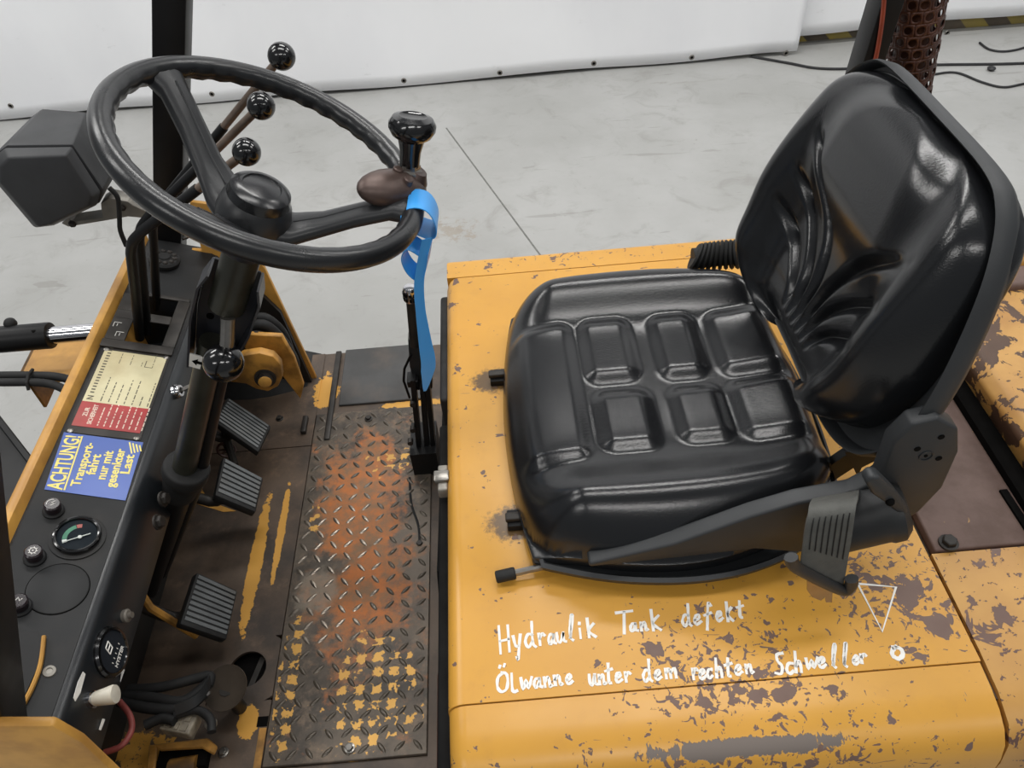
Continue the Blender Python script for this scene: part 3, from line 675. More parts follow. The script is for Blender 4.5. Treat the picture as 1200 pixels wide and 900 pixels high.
def back_mesh():
    n, mrows = 260, 250
    av = np.linspace(-1, 1, n + 1); av = np.sin(av * math.pi / 2 * 0.75) / math.sin(math.pi / 2 * 0.75)
    bvv = np.linspace(0, 1, mrows + 1); bvv = 0.5 + 0.5 * np.sin((bvv - 0.5) * math.pi * 0.8) / math.sin(0.4 * math.pi)
    hv = 0.024 + 0.341 * bvv
    A, Hh = np.meshgrid(av, hv, indexing='ij')
    hw_ = np.interp(Hh, OUT_HS, OUT_WS)
    W = A * hw_; aw = np.abs(W)
    e_side = np.abs(A); e_top = np.clip((Hh - 0.300) / 0.066, 0, 1); e_bot = np.clip((0.120 - Hh) / 0.096, 0, 1) ** 0.9
    Z = np.full_like(W, 0.046)
    bol = 0.72 * hw_
    Z += 0.032 * np.exp(-((e_side - 0.80) / 0.18) ** 2) * sstep((0.385 - Hh) / 0.22)
    Z += 0.014 * sstep((Hh - 0.17) / 0.09) * sstep((bol - aw) / 0.07)
    Z += 0.006 * np.exp(-((Hh - 0.09) / 0.03) ** 2)
    hollow = sstep((0.150 - aw) / 0.06) * sstep((0.25 - Hh) / 0.07 + 0.2) * sstep((Hh - 0.055) / 0.04)
    Z -= 0.012 * hollow
    G = np.zeros_like(W); Rg = np.zeros_like(W)
    for sgn in (1, -1):
        for pl in ([(.009, .062), (.010, .105), (.016, .150), (.040, .195), (.088, .240), (.140, .280)], [(.026, .062), (.028, .098), (.036, .128), (.060, .158), (.100, .190), (.148, .224)], [(.042, .060), (.046, .086), (.058, .108), (.080, .126), (.112, .146), (.150, .172)]):
            q = smoothpath([V(sgn * a, b, 0) for a, b in pl], 4); q = [(p.x, p.y) for p in q]
            L_ = [0]
            for i in range(1, len(q)): L_.append(L_[-1] + math.hypot(q[i][0] - q[i - 1][0], q[i][1] - q[i - 1][1]))
            d = seg_dist(W + 0.008, Hh, q)
            tip = np.hypot(W - q[-1][0], Hh - q[-1][1]); base = np.hypot(W - q[0][0], Hh - q[0][1])
            f = sstep(tip / 0.06) * sstep((Hh - 0.062) / 0.05)
            G = np.maximum(G, np.exp(-(d / 0.0064) ** 2) * f)
            d2 = seg_dist(W + 0.008, Hh, [(a + sgn * 0.004, b - 0.014) for a, b in q])
            Rg = np.maximum(Rg, np.exp(-(d2 / 0.009) ** 2) * f)
    Z -= 0.015 * G
    es = np.clip((e_side - 0.80) / 0.20, 0, 1)
    roll = np.clip((es ** 3 + e_top ** 3 + e_bot ** 3) ** (1 / 3), 0, 1)
    Z -= (0.042 + 0.010 * e_bot) * (1 - np.sqrt(np.clip(1 - roll ** 2.2, 0, 1)))
    O = np.array(BC); vs = O + W[..., None] * np.array(BW) + Hh[..., None] * np.array(BU) + Z[..., None] * np.array(BN)
    verts = [tuple(p) for p in vs.reshape(-1, 3)]; N1 = mrows + 1
    faces = [(i * N1 + j, (i + 1) * N1 + j, (i + 1) * N1 + j + 1, i * N1 + j + 1) for i in range(n) for j in range(mrows)]
    ringi = [(i, 0) for i in range(n)] + [(n, j) for j in range(mrows)] + [(n - i, mrows) for i in range(n)] + [(0, mrows - j) for j in range(mrows)]
    prev = [i * N1 + j for i, j in ringi]; m = len(ringi)
    for dz, s_ in ((-0.010, 1.006), (-0.022, 0.995), (-0.030, 0.96)):
        cur = []
        for i, j in ringi:
            w, h, z = W[i, j] * s_, 0.2 + (Hh[i, j] - 0.2) * s_, Z[i, j] + dz
            cur.append(len(verts)); verts.append(tuple(O + w * np.array(BW) + h * np.array(BU) + z * np.array(BN)))
        faces += [(prev[k], prev[(k + 1) % m], cur[(k + 1) % m], cur[k]) for k in range(m)]; prev = cur
    faces.append(tuple(prev)); return verts, faces
bv_, bf_ = back_mesh()
MB().add(bv_, bf_).build('backrest_cushion', 'vinyl', seat, smooth=80)
# shell behind the backrest cushion: taller, wider at the shoulders, with turned lip
SH = [(0.0, 0.03), (0.13, 0.03), (0.195, 0.05), (0.230, 0.09), (0.243, 0.14), (0.237, 0.20), (0.216, 0.27), (0.192, 0.32), (0.160, 0.355), (0.115, 0.370), (0.0, 0.372)]
sp = smoothpath([V(w, h, 0) for w, h in SH], 6); loop = [(p.x, p.y) for p in sp] + [(-p.x, p.y) for p in sp[-2:0:-1]]
def shring(s, z): return [BC + BW * (w * s) + BU * (0.2 + (h - 0.2) * s) + BN * z for w, h in loop]
rs_ = [shring(0.90, 0.0), shring(0.985, 0.004), shring(1.0, 0.020), shring(1.012, 0.022), shring(1.020, 0.016), shring(1.016, 0.000), shring(0.985, -0.010), shring(0.85, -0.016)]
m = len(loop); mb = MB()
mb.add([p for r in rs_ for p in r], [(i * m + k, i * m + (k + 1) % m, (i + 1) * m + (k + 1) % m, (i + 1) * m + k) for i in range(len(rs_) - 1) for k in range(m)] + [tuple(range(m)), tuple((len(rs_) - 1) * m + k for k in range(m))])
mb.build('backrest_shell', 'shell', seat, smooth=50)
# side hinge bracket
YB = 0.515
br = [(690, 661), (790, 638), (880, 606), (935, 590), (1000, 578), (1030, 562), (1046, 520), (1070, 497), (1100, 490), (1124, 503), (1124, 530), (1105, 572), (1078, 600), (1050, 618), (1000, 640), (940, 648), (885, 644), (790, 655), (690, 665)]
hb = MB().prism([at(u, v, y=YB) for u, v in br], (0, 0.022, 0)).build('hinge_bracket', 'shell', seat, 0.004, 3)
for u, v in ((1103, 512), (1075, 526), (1085, 534), (1100, 537)):
    c = at(u, v, y=YB); MB().cyl(c + V(0, 0.004, 0), c + V(0, -0.0008, 0), 0.0035 if v != 534 else 0.002, n=12).build('screw_hole', 'void', seat)
c = at(1085, 534, y=YB)
MB().tube([c + V(math.cos(q) * 0.007, -0.0006, math.sin(q) * 0.007) for q in [k * math.pi / 8 for k in range(16)]], 0.0007, 5, True).build('screw_washer', 'shell', seat)
MB().prism([at(u, v, y=0.60) for u, v in ((990, 530), (1010, 528), (1040, 533), (1010, 548), (1005, 558), (998, 545))], (0, 0.02, 0)).build('recliner_hook', 'blackpaint', seat)
MB().bar((0.36, 0.62, 0.02), (0.45, 0.62, 0.13), 0.03, 0.012, (0, 1, 0)).build('back_strut', 'blackpaint', seat)
MB().bar((0.36, 0.94, 0.02), (0.43, 0.94, 0.13), 0.03, 0.012, (0, 1, 0)).build('back_strut', 'blackpaint', seat)
# belt retractor with hanging webbing
sb = empty('seat_belt', FK, 'grey seat belt webbing hanging from the black reel housing')
c0, c1 = at(960, 616, y=0.505), at(1042, 596, y=0.505)
MB().lathe([(0.020, 0), (0.034, 0.003), (0.036, 0.02), (0.036, (c1 - c0).length - 0.01), (0.038, (c1 - c0).length - 0.006), (0.038, (c1 - c0).length + 0.006), (0.030, (c1 - c0).length + 0.014), (0.02, (c1 - c0).length + 0.016)], c0, c1 - c0, 28).build('reel_housing', 'plastic', sb)
pe = c1 + (c1 - c0).normalized() * 0.012
MB().prism([at(u, v, y=0.480) for u, v in ((1014, 566), (1022, 559), (1032, 560), (1050, 578), (1064, 596), (1066, 606), (1056, 606), (1040, 592), (1022, 580))], (0, 0.016, 0)).build('reel_end_cap', 'shell', sb, 0.004, 3)
cc = at(1043, 588, y=0.4795); MB().sphere(cc, 0.005, 10, 6).build('cap_screw', 'void', sb)
BL = [((953, 585), (1007, 575), 0.520), ((949, 592), (1006, 582), 0.480), ((946, 606), (1002, 598), 0.462), ((943, 622), (998, 625), 0.455), ((941, 640), (993, 655), 0.450), ((938, 660), (988, 684), 0.446)]
cen, hwv = [], []
for (a, b), (c, d), y in BL:
    p, q = at(a, b, y=y), at(c, d, y=y); cen.append((p + q) / 2); hwv.append((q - p) / 2)
cs = smoothpath(cen, 5); hs = smoothpath(hwv, 5)
ribbon(cs, hs, 0.003).build('webbing', 'webbing', sb, smooth=60)
st = MB()
for k in range(7):
    f = -0.75 + 0.25 * k; i0 = len(cs) - 16
    r = ribbon([cs[i] + hs[i] * f - V(0, 0.0022, 0) for i in range(i0, len(cs) - 5)], [hs[i] * 0.018 for i in range(i0, len(cs) - 5)], 0.0012); st.add(r.v, r.f)
st.build('webbing_seam', 'rubber', sb, kind='stuff')
bp = smoothpath([at(u, v, y=0.442) for u, v in ((927, 653), (931, 663), (950, 674), (972, 685), (990, 692), (997, 686), (998, 678))], 4)
MB().tube(bp, 0.0075, 10, flat=0.8).build('tongue_bar', 'plastic', sb)
MB().prism([at(u, v, y=0.440) for u, v in ((946, 676), (976, 690), (975, 706), (968, 706), (967, 700), (962, 704), (952, 700), (946, 692))], (0, 0.002, 0)).build('tongue_plate', 'clearplate', sb)
# pleated bellows on the far side of the seat
bl = empty('armrest_bellows', FK, 'black pleated rubber bellows behind the far seat corner')
for k in range(9):
    f = k / 8
    c = at(815 + 48 * f, 301 - 3 * f, y=1.03); a = math.radians(-30 + 55 * f)
    MB().lathe([(0.004, -0.0022), (0.022, -0.003), (0.0245, 0.0), (0.022, 0.003), (0.004, 0.0022)], c, (math.cos(a) * 0.8, -0.25, math.sin(a) * 0.6), 18).build('pleat', 'rubber', bl)
MB().cyl(at(812, 303, y=1.03), at(868, 297, y=1.03), 0.017, n=16).build('bellows_core', 'rubber', bl)
MB().cyl(at(862, 296, y=1.03), at(874, 292, y=1.03), 0.008, n=10).build('bellows_pin', 'greysteel', bl)

# ------------------------------------------------------------------ operator floor
FZ = -0.42
cf = empty('operator_floor', FK, 'greasy worn operator floor with raised tread plate')
# floor panel around a round hole
hc = at(290, 784, z=FZ); hr = 0.033
def plate_with_hole(x0, x1, y0, y1, c, r, z, th):
    n = 32; vs = []; fs = []
    for zz in (z, z - th):
        for k in range(n):
            t = 2 * math.pi * k / n; d = V(math.cos(t), math.sin(t), 0)
            vs.append((c.x + d.x * r, c.y + d.y * r, zz))
        for k in range(n):
            t = 2 * math.pi * k / n; dx, dy = math.cos(t), math.sin(t)
            s = min(((x1 - c.x) / dx if dx > 1e-6 else (x0 - c.x) / dx if dx < -1e-6 else 1e9), ((y1 - c.y) / dy if dy > 1e-6 else (y0 - c.y) / dy if dy < -1e-6 else 1e9))
            vs.append((c.x + dx * s, c.y + dy * s, zz))
    for k in range(n):
        k2 = (k + 1) % n
        fs.append((k, k2, n + k2, n + k)); fs.append((2 * n + k, 3 * n + k, 3 * n + k2, 2 * n + k2)); fs.append((k, 2 * n + k, 2 * n + k2, k2))
    return MB().add(vs, fs)
plate_with_hole(-0.57, -0.4555, 0.60, 0.72, hc, hr, FZ, 0.006).build('pierced_plate', 'cabfloor', cf, smooth=30)
MB().box((-0.74, 0.30, FZ - 0.006), (-0.4555, 0.60, FZ)).build('floor_panel', 'cabfloor', cf)
MB().box((-0.74, 0.60, FZ - 0.006), (-0.57, 0.72, FZ)).build('floor_panel', 'cabfloor', cf)
MB().box((-0.74, 0.72, FZ - 0.006), (-0.4555, 1.17, FZ)).build('floor_panel', 'cabfloor', cf)
MB().box((-0.74, 1.1715, FZ - 0.006), (-0.4555, 1.47, FZ + 0.001)).build('floor_panel', 'cabfloor', cf)
MB().cyl((hc.x, hc.y, FZ - 0.02), (hc.x, hc.y, FZ - 0.022), 0.06, n=24).build('hole_void', 'void', cf)
MB().bar((hc.x + 0.005, hc.y - 0.03, FZ - 0.018), (hc.x + 0.02, hc.y + 0.03, FZ - 0.018), 0.01, 0.008).build('hole_rod', 'dirtysteel', cf)
tb = MB().box((-0.4535, 0.487, FZ - 0.004), (-0.186, 1.262, FZ + 0.004)).build('tread_plate', 'tread', cf, 0.0015, 1)
# raised lugs
lv = MB(); rows = 27; cols = 9
def lug(cx, cy, ang, z):
    n = 10; a = V(math.cos(ang), math.sin(ang), 0); b = V(-a.y, a.x, 0); Ls, Ws = 0.0118, 0.0040; vs = []
    for k in range(n):
        t = 2 * math.pi * k / n; x = math.cos(t); y = math.copysign(abs(math.sin(t)) ** 1.25, math.sin(t))
        vs.append(V(cx, cy, z) + a * (x * Ls) + b * (y * Ws))
    for k in range(n):
        t = 2 * math.pi * k / n; x = math.cos(t); y = math.copysign(abs(math.sin(t)) ** 1.25, math.sin(t))
        vs.append(V(cx, cy, z + 0.0022) + a * (x * Ls * 0.66) + b * (y * Ws * 0.5))
    return vs, [(k, (k + 1) % n, n + (k + 1) % n, n + k) for k in range(n)] + [tuple(range(n, 2 * n))]
for j in range(rows):
    for i in range(cols):
        x = -0.4535 + 0.016 + i * 0.0295; y = 0.487 + 0.016 + j * 0.0285
        if y > 1.255 or x > -0.19: continue
        vs, fs = lug(x, y, math.radians(40 if (i + j) % 2 else -50) + random.uniform(-.05, .05), FZ + 0.004); lv.add(vs, fs)
lv.build('tread_lugs', 'lug', cf, kind='stuff', smooth=60)
MB().box((-0.186, 0.30, FZ - 0.006), (XL - 0.0, 1.47, FZ)).build('floor_strip', 'cabfloor', cf)
MB().box((-0.4555, 1.2635, FZ - 0.006), (-0.186, 1.47, FZ - 0.001)).build('floor_panel', 'cabfloor', cf)
MB().box((-0.4555, 0.30, FZ - 0.006), (-0.186, 0.486, FZ - 0.002)).build('floor_panel', 'cabfloor', cf)
MB().box((-0.405, 1.285, FZ - 0.001), (-0.19, 1.475, FZ + 0.005)).build('rubber_mat', 'mat', cf, 0.003)
MB().box((-0.428, 1.18, FZ), (-0.414, 1.47, FZ + 0.008)).build('weld_strip', 'dirtysteel', cf, 0.003)
for u, v, z in ((432, 491, FZ + 0.004), (410, 877, FZ + 0.004), (328, 491, FZ), (262, 882, FZ), (492, 638, FZ)):
    bolt(at(u, v, z=z), 0.0065, 0.008, parent=cf, mat='steel' if v > 800 else 'dirtysteel')
MB().box(tuple(at(358, 498, z=FZ) + V(-0.006, -0.03, 0)), tuple(at(358, 498, z=FZ) + V(0.006, 0.02, 0.012))).build('stop_bar', 'dirtysteel', cf, 0.003)
# near floor edge pieces: slot and yellow tab
MB().box((-0.474, 0.555, FZ), (-0.456, 0.572, FZ + 0.0008)).build('slot', 'void', cf)
MB().box((-0.468, 0.46, FZ), (-0.456, 0.552, FZ + 0.002)).build('latch_strip', 'yellowdirty', cf)
# floor cut-out patch of old yellow paint under the column
MB().prism([at(u, v, z=FZ + 0.0004) for u, v in ((222, 588), (232, 566), (246, 588), (277, 599), (262, 600))], (0, 0, 0.0006)).build('paint_patch', 'yellow', cf)

# ------------------------------------------------------------------ cowl and dashboard
cowl = empty('dash_cowl', FK, 'black dash cowl with yellow front plate and side plates')
DX0 = -0.722; EX, EZ = -0.587, -0.043; EL = DPX + (EX - DPX) / math.cos(THD)
GX0, GX1, GY0, GY1, GZ = -0.702, -0.612, 1.086, 1.222, 0.005
def dash_seg(y0, y1, open_top=False):
    top = [(DX0, -0.006), (DPX, -0.006), (EX - 0.008, EZ + 0.0015)] if not open_top else [(DX0, -0.13), (-0.622, -0.13), (-0.622, EZ + 0.006), (EX - 0.008, EZ + 0.0015)]
    pr = top + [(EX, EZ - 0.003), (EX + 0.004, EZ - 0.012), (-0.571, -0.132), (-0.577, -0.142), (DX0, -0.145)]
    MB().prism([(x, y0, z) for x, z in pr], (0, y1 - y0, 0)).build('dash_body', 'dashside', cowl, smooth=60)
dash_seg(0.372, GY0); dash_seg(GY0, GY1, True); dash_seg(GY1, 1.402)
TILT[0] = True
for lo, hi in (((DPX + 0.002, 0.375), (EL - 0.008, GY0)), ((DPX + 0.002, GY0), (GX0, GY1)), ((GX1, GY0), (EL - 0.008, GY1)), ((DPX + 0.002, GY1), (EL - 0.008, 1.40))):
    MB().box((lo[0], lo[1], -0.004), (hi[0], hi[1], 0.0)).build('dash_top', 'dash', cowl)
TILT[0] = False
MB().prism([(DX0 - 0.016, 0.36, 0.014), (DX0 + 0.001, 0.36, 0.014), (DX0 + 0.001, 0.36, -0.40), (DX0 - 0.016, 0.36, -0.40)], (0, 1.05, 0)).build('front_plate', 'yellow', cowl, 0.004, 2)
MB().prism([V(-0.73, 1.385, -0.01), V(-0.615, 1.385, -0.03), V(-0.600, 1.385, 0.085), V(-0.548, 1.385, 0.072), V(-0.500, 1.385, -0.09), V(-0.468, 1.385, -0.42), V(-0.73, 1.385, -0.42)], (0, 0.010, 0)).build('far_side_plate', 'yellow', cowl, 0.002, 2)
npl = [at(u, v, y=0.372) for u, v in ((-60, 838), (66, 838), (100, 858), (150, 906))]
z1 = npl[-1]
MB().prism(npl + [V(z1.x + 0.02, 0.372, -0.4), V(-0.73, 0.372, -0.4)], (0, -0.012, 0)).build('near_side_plate', 'yellow', cowl, 0.004, 2)
TILT[0] = True
# bracket cut-out near the post foot
bk = smoothpath([atd(u, v, z=0.004) for u, v in ((52, 748), (48, 780), (38, 808), (24, 834))], 4)
MB().tube(bk, 0.003, 8, flat=1.6).build('yellow_rim', 'yellow', cowl)
MB().prism([atd(u, v, z=0.002) for u, v in ((-30, 740), (46, 742), (50, 752), (44, 785), (22, 834), (-30, 838))], (0, 0, 0.003)).build('post_foot_plate', 'blackpaint', cowl)
sc = atd(58, 787); MB().lathe([(0.008, 0), (0.0075, 0.002), (0.004, 0.003), (0.0035, 0.0015)], sc, (0, 0, 1), 16).build('dash_screw', 'greysteel', cowl)
# round blanking disc
dc = atd(68, 690); MB().lathe([(0.038, 0), (0.038, 0.0012), (0.0365, 0.0018)], dc, (0, 0, 1), 40).build('blanking_disc', 'dash', cowl)
MB().tube([dc + V(math.cos(q) * 0.0385, math.sin(q) * 0.0385, 0.0004) for q in [k * math.pi / 24 for k in range(48)]], 0.0008, 5, True).build('disc_seam', 'void', cowl)
# push buttons with white symbols
for (u, v, sym) in ((63, 596, 'a'), (41, 651, 'b'), (24, 709, 'c')):
    c = atd(u, v + 3); b = empty('push_button', FK)
    MB().lathe([(0.0145, 0), (0.0145, 0.003), (0.0125, 0.005)], c, (0, 0, 1), 24).build('button_collar', 'dash', b)
    MB().lathe([(0.0105, 0.004), (0.0115, 0.012), (0.0115, 0.017), (0.0095, 0.019)], c, (0, 0, 1), 24).build('button_cap', 'buttons', b)
    t = c + V(0, 0, 0.0192); mb = MB()
    if sym == 'a':
        mb.tube([t + V(-.001, -.004, 0), t + V(.003, .0, 0), t + V(-.001, .001, 0), t + V(.003, .005, 0)], 0.0007, 5)
        mb.tube([t + V(-.007 * math.cos(q), .007 * math.sin(q), 0) for q in [k * 0.2 for k in range(-2, 9)]], 0.0006, 5)
    elif sym == 'b':
        mb.tube([t + V(.0042 * math.cos(q), .0042 * math.sin(q), 0) for q in [k * math.pi / 8 for k in range(16)]], 0.0006, 5, True)
        for k in range(8):
            q = k * math.pi / 4; d = V(math.cos(q), math.sin(q), 0); mb.tube([t + d * .0045, t + d * .0062], 0.0006, 5)
        mb.sphere(t, 0.0012, 8, 5)
    else:
        mb.tube([t + V(-.004, -.002, 0), t + V(-.001, .004, 0), t + V(.002, -.001, 0), t + V(.004, .003, 0)], 0.0007, 5)
    mb.build('button_symbol', 'white', b, kind='stuff')
# round gauge
def ring(mb, c, r, t, ax=(0, 0, 1), n=40):
    a, b, _ = basis(ax); mb.tube([V(c) + a * (r * math.cos(q)) + b * (r * math.sin(q)) for q in [2 * math.pi * k / n for k in range(n)]], t, 8, True); return mb
gc = atd(91, 630)
ga = empty('fuel_gauge', FK, 'round dial gauge with green band and white needle')
MB().lathe([(0.037, 0), (0.037, 0.002), (0.033, 0.003)], gc, (0, 0, 1), 40).build('gauge_flange', 'dash', ga)
ring(MB(), gc + V(0, 0, 0.008), 0.0285, 0.003).build('bezel', 'gloss', ga)
MB().lathe([(0.0285, 0.0), (0.0285, 0.007)], gc, (0, 0, 1), 40).build('dial', 'gaugeface', ga)
def arc(c, r0, r1, a0, a1, z, X, Y, mat, parent, name, n=12):
    vs = []; Zv = V(X).cross(V(Y))
    for k in range(n + 1):
        q = math.radians(a0 + (a1 - a0) * k / n); d = V(X) * math.cos(q) + V(Y) * math.sin(q)
        vs += [c + d * r0 + Zv * z, c + d * r1 + Zv * z]
    MB().add(vs, [(2 * k, 2 * k + 1, 2 * k + 3, 2 * k + 2) for k in range(n)]).build(name, mat, parent)
XX, YY = (1, 0, 0), (0, 1, 0)
gp = gc + V(0.005, -0.004, 0)
arc(gp, 0.0165, 0.0225, 120, 195, 0.0075, XX, YY, 'green', ga, 'green_band'); arc(gp, 0.0165, 0.0225, 98, 118, 0.0075, XX, YY, 'dialred', ga, 'red_band'); arc(gp, 0.0165, 0.0225, 197, 212, 0.0075, XX, YY, 'white', ga, 'white_band')
MB().tube([gp + V(-0.019, -0.011, 0.009), gp + V(0.012, 0.007, 0.009)], 0.0008, 6).sphere(gp + V(0, 0, 0.009), 0.003, 10, 6, (1, 1, 0.4)).build('needle', 'white', ga)
MB().lathe([(0.027, 0.0098), (0.027, 0.0105)], gc, (0, 0, 1), 36).build('gauge_glass', 'glass', ga)
TILT[0] = False
# hour meter on the side face
SN = V(1.0, 0, 0.17).normalized(); SXv = V(0, 1, 0); SYv = V(-SN.z, 0, SN.x) * 1.0
def sidept(u, v): return ray_plane(u, v, (EX + 0.004, 0, EZ - 0.012), SN)
hm = empty('hour_meter', FK, 'round black hour meter with white lettering on the dash side')
hcn = sidept(129, 764)
MB().lathe([(0.0345, -0.004), (0.0345, 0.003), (0.032, 0.006), (0.0285, 0.0065), (0.0275, 0.004)], hcn, SN, 36).build('bezel', 'gloss', hm)
MB().lathe([(0.0278, 0.0), (0.0278, 0.0045)], hcn, SN, 32).build('dial', 'gaugeface', hm)
SUP = SN.cross(SXv) * -1.0
SUP = V(-SN.z, 0, SN.x)
o_ = hcn + SN * 0.0047
text('HYSTER', 0.0085, o_ + SXv * -0.016 - SUP * 0.018, 'white', hm, X=SXv, Y=SUP, width=0.031, bold=0.0001)
for k in range(5): MB().box((-0.0016, -0.0005, 0), (0.0016, 0.0005, 0.0004)).build('tick', 'white', hm).matrix_basis = Matrix.Translation(o_ + SXv * (-0.014 + 0.007 * k) - SUP * 0.006) @ Matrix(((SUP.x, SXv.x, SN.x), (SUP.y, SXv.y, SN.y), (SUP.z, SXv.z, SN.z))).to_4x4()
lg = MB()
for a, b in (((-.006, -.004), (-.003, .008)), ((.004, -.004), (.007, .008)), ((-.0045, .002), (.0055, .002)), ((-.006, -.004), (.004, -.004)), ((-.003, .008), (.007, .008))):
    lg.tube([o_ + SXv * a[0] + SUP * (a[1] + .008), o_ + SXv * b[0] + SUP * (b[1] + .008)], 0.0009, 5)
lg.build('dial_emblem', 'white', hm, kind='stuff')
# knobs on the dash side
kb = empty('pull_switch', FK, 'ivory pull switch knob'); kc = sidept(107, 820)
MB().lathe([(0.011, -0.002), (0.011, 0.004), (0.007, 0.006)], kc, SN, 20).build('switch_collar', 'chrome', kb)
MB().lathe([(0.0085, 0.004), (0.0095, 0.008), (0.0125, 0.030), (0.0115, 0.033), (0.004, 0.034)], kc, V(1, 0.1, 0.12), 24).build('switch_knob', 'ivory', kb)
kb2 = empty('push_knob', FK); kc = sidept(146, 722)
MB().lathe([(0.0045, 0), (0.0045, 0.012)], kc, SN, 14).lathe([(0.009, -0.001), (0.0095, 0.005), (0.007, 0.007)], kc, SN, 18).build('knob_cap', 'greysteel', kb2)
ig = empty('ignition_switch', FK, 'chrome ignition switch with inserted key'); kc = sidept(206, 459)
MB().lathe([(0.0125, -0.002), (0.0125, 0.006), (0.010, 0.010), (0.006, 0.010), (0.005, 0.006)], kc, SN, 20).build('switch_barrel', 'chrome', ig)
MB().bar(kc + V(0.008, 0, 0.002), kc + V(0.036, 0.002, 0.012), 0.010, 0.002, (0, 0, 1)).build('key', 'steel', ig)
# white scuffs and paint scratches on the dash side
for pts_ in ([(97, 787), (100, 790), (94, 812), (88, 822), (86, 818), (91, 800)], [(143, 783), (146, 785), (141, 799)], [(120, 842), (123, 843), (118, 856), (116, 855)]):
    MB().prism([sidept(u, v) - SN * 0.0004 for u, v in pts_], SN * 0.0008).build('scuff', 'white', cowl)

# rating plate and sticker
TILT[0] = True
rp = empty('rating_plate', FK, 'cream and red riveted rating plate with printed rows')
RX0, RX1, RYb, RYm, RYt = -0.705, -0.603, 0.886, 0.940, 1.064
MB().box((RX0 - 0.004, RYb - 0.014, 0.0002), (RX1 + 0.004, RYt + 0.006, 0.0012)).build('plate_base', 'dirtysteel', rp)
MB().box((RX0, RYm, 0.0012), (RX1, RYt, 0.0019)).build('cream_field', 'cream', rp)
MB().box((RX0, RYb, 0.0012), (RX1, RYm, 0.0019)).build('red_field', 'red', rp)
for x in (RX0 + 0.002, RX1 - 0.002):
    for y in (RYb - 0.011, RYt + 0.001):
        MB().lathe([(0.0045, 0), (0.0042, 0.0012), (0.002, 0.0022)], (x, y, 0.0012), (0, 0, 1), 14).build('rivet', 'steel', rp)
text('ZUR', 0.0095, (RX0 + 0.016, RYb + 0.022, 0.0019), 'creamink', rp, bold=0.0002)
text('SICHERHEIT', 0.0095, (RX0 + 0.027, RYb + 0.006, 0.0019), 'creamink', rp, bold=0.0002, width=0.043)
text('N', 0.013, (RX0 + 0.014, RYm + 0.004, 0.0019), 'ink', rp, bold=0.0003)
mb = MB(); mk = MB(); random.seed(7)
for i in range(18):
    y = RYm + 0.020 + i * 0.0068
    mk.box((RX0 + 0.006, y, 0.0019), (RX0 + 0.012, y + 0.0028, 0.0021))
def dashes(mb, x, y0, y1, th=0.0016):
    y = y0
    while y < y1:
        l = random.uniform(0.003, 0.011); l = min(l, y1 - y); mb.box((x, y, 0.0019), (x + th, y + l, 0.0021)); y += l + random.uniform(0.0015, 0.004)
for k in range(7): dashes(mk, RX0 + 0.026 + k * 0.012, RYm + 0.004, RYm + random.choice((0.025, 0.05, 0.06, 0.085)))
for k in range(5): dashes(mk, RX0 + 0.03 + k * 0.018, RYm + 0.095, RYm + random.choice((0.105, 0.12, 0.135)), 0.001)
mk.box((RX1 - 0.030, RYt - 0.03, 0.0019), (RX1 - 0.018, RYt - 0.0288, 0.0021)).box((RX1 - 0.0305, RYt - 0.03, 0.0019), (RX1 - 0.0293, RYt - 0.014, 0.0021))
mk.build('plate_print', 'ink', rp, kind='stuff')
for k in range(8): dashes(mb, RX0 + 0.036 + k * 0.0095, RYb + 0.005, RYb + (0.056 if k % 3 else 0.045), 0.0018)
mb.build('plate_print', 'creamink', rp, kind='stuff')
# the small warning sticker
sk = empty('warning_sticker', FK, 'blue sticker with yellow ACHTUNG warning lettering')
A_, B_, C_, D_ = atd(75, 507), atd(168, 519), atd(147, 587), atd(52, 574)
MB().prism([V(p.x, p.y, 0.0004) for p in (A_, B_, C_, D_)], (0, 0, 0.0007)).build('sticker_field', 'sticker', sk)
zt = 0.0012
def tdir(): d = ((A_ - D_) + (B_ - C_)).normalized(); return d
TX = tdir(); TY = V(-TX.y, TX.x, 0)
def sticker_xy(f, g): return (D_ * (1 - f) + C_ * f) * (1 - g) + (A_ * (1 - f) + B_ * f) * g   # f across, g along the reading direction
LN = (A_ - D_).length
def line(body, f, g, width, size, bold=0.0):
    p = sticker_xy(f, g); p.z = zt; text(body, size, p, 'yelprint', sk, X=TX, Y=TY, width=width, bold=bold)
line('ACHTUNG!', 0.205, 0.03, LN * 0.94, 0.030, 0.0006)
q0, q1 = sticker_xy(0.235, 0.03), sticker_xy(0.235, 0.97); q0.z = q1.z = zt; MB().bar(q0, q1, 0.0022, 0.0006).build('underline', 'yelprint', sk)
line('Transport-', 0.40, 0.12, LN * 0.76, 0.0185, 0.0005); line('fahrt', 0.535, 0.34, LN * 0.36, 0.0185, 0.0005); line('nur mit', 0.675, 0.28, LN * 0.50, 0.0185, 0.0005)
line('gesenkter', 0.815, 0.18, LN * 0.68, 0.0185, 0.0005); line('Last', 0.945, 0.42, LN * 0.34, 0.0185, 0.0005)
mb = MB()
for k in range(4):
    p, q = sticker_xy(0.83 + 0.045 * k, 0.97 - 0.01 * k), sticker_xy(0.90 + 0.035 * k, 0.78 + 0.02 * k)
    p.z = q.z = zt; mb.bar(p, q, 0.0022, 0.0005)
mb.build('sticker_emblem', 'yelprint', sk, kind='stuff')

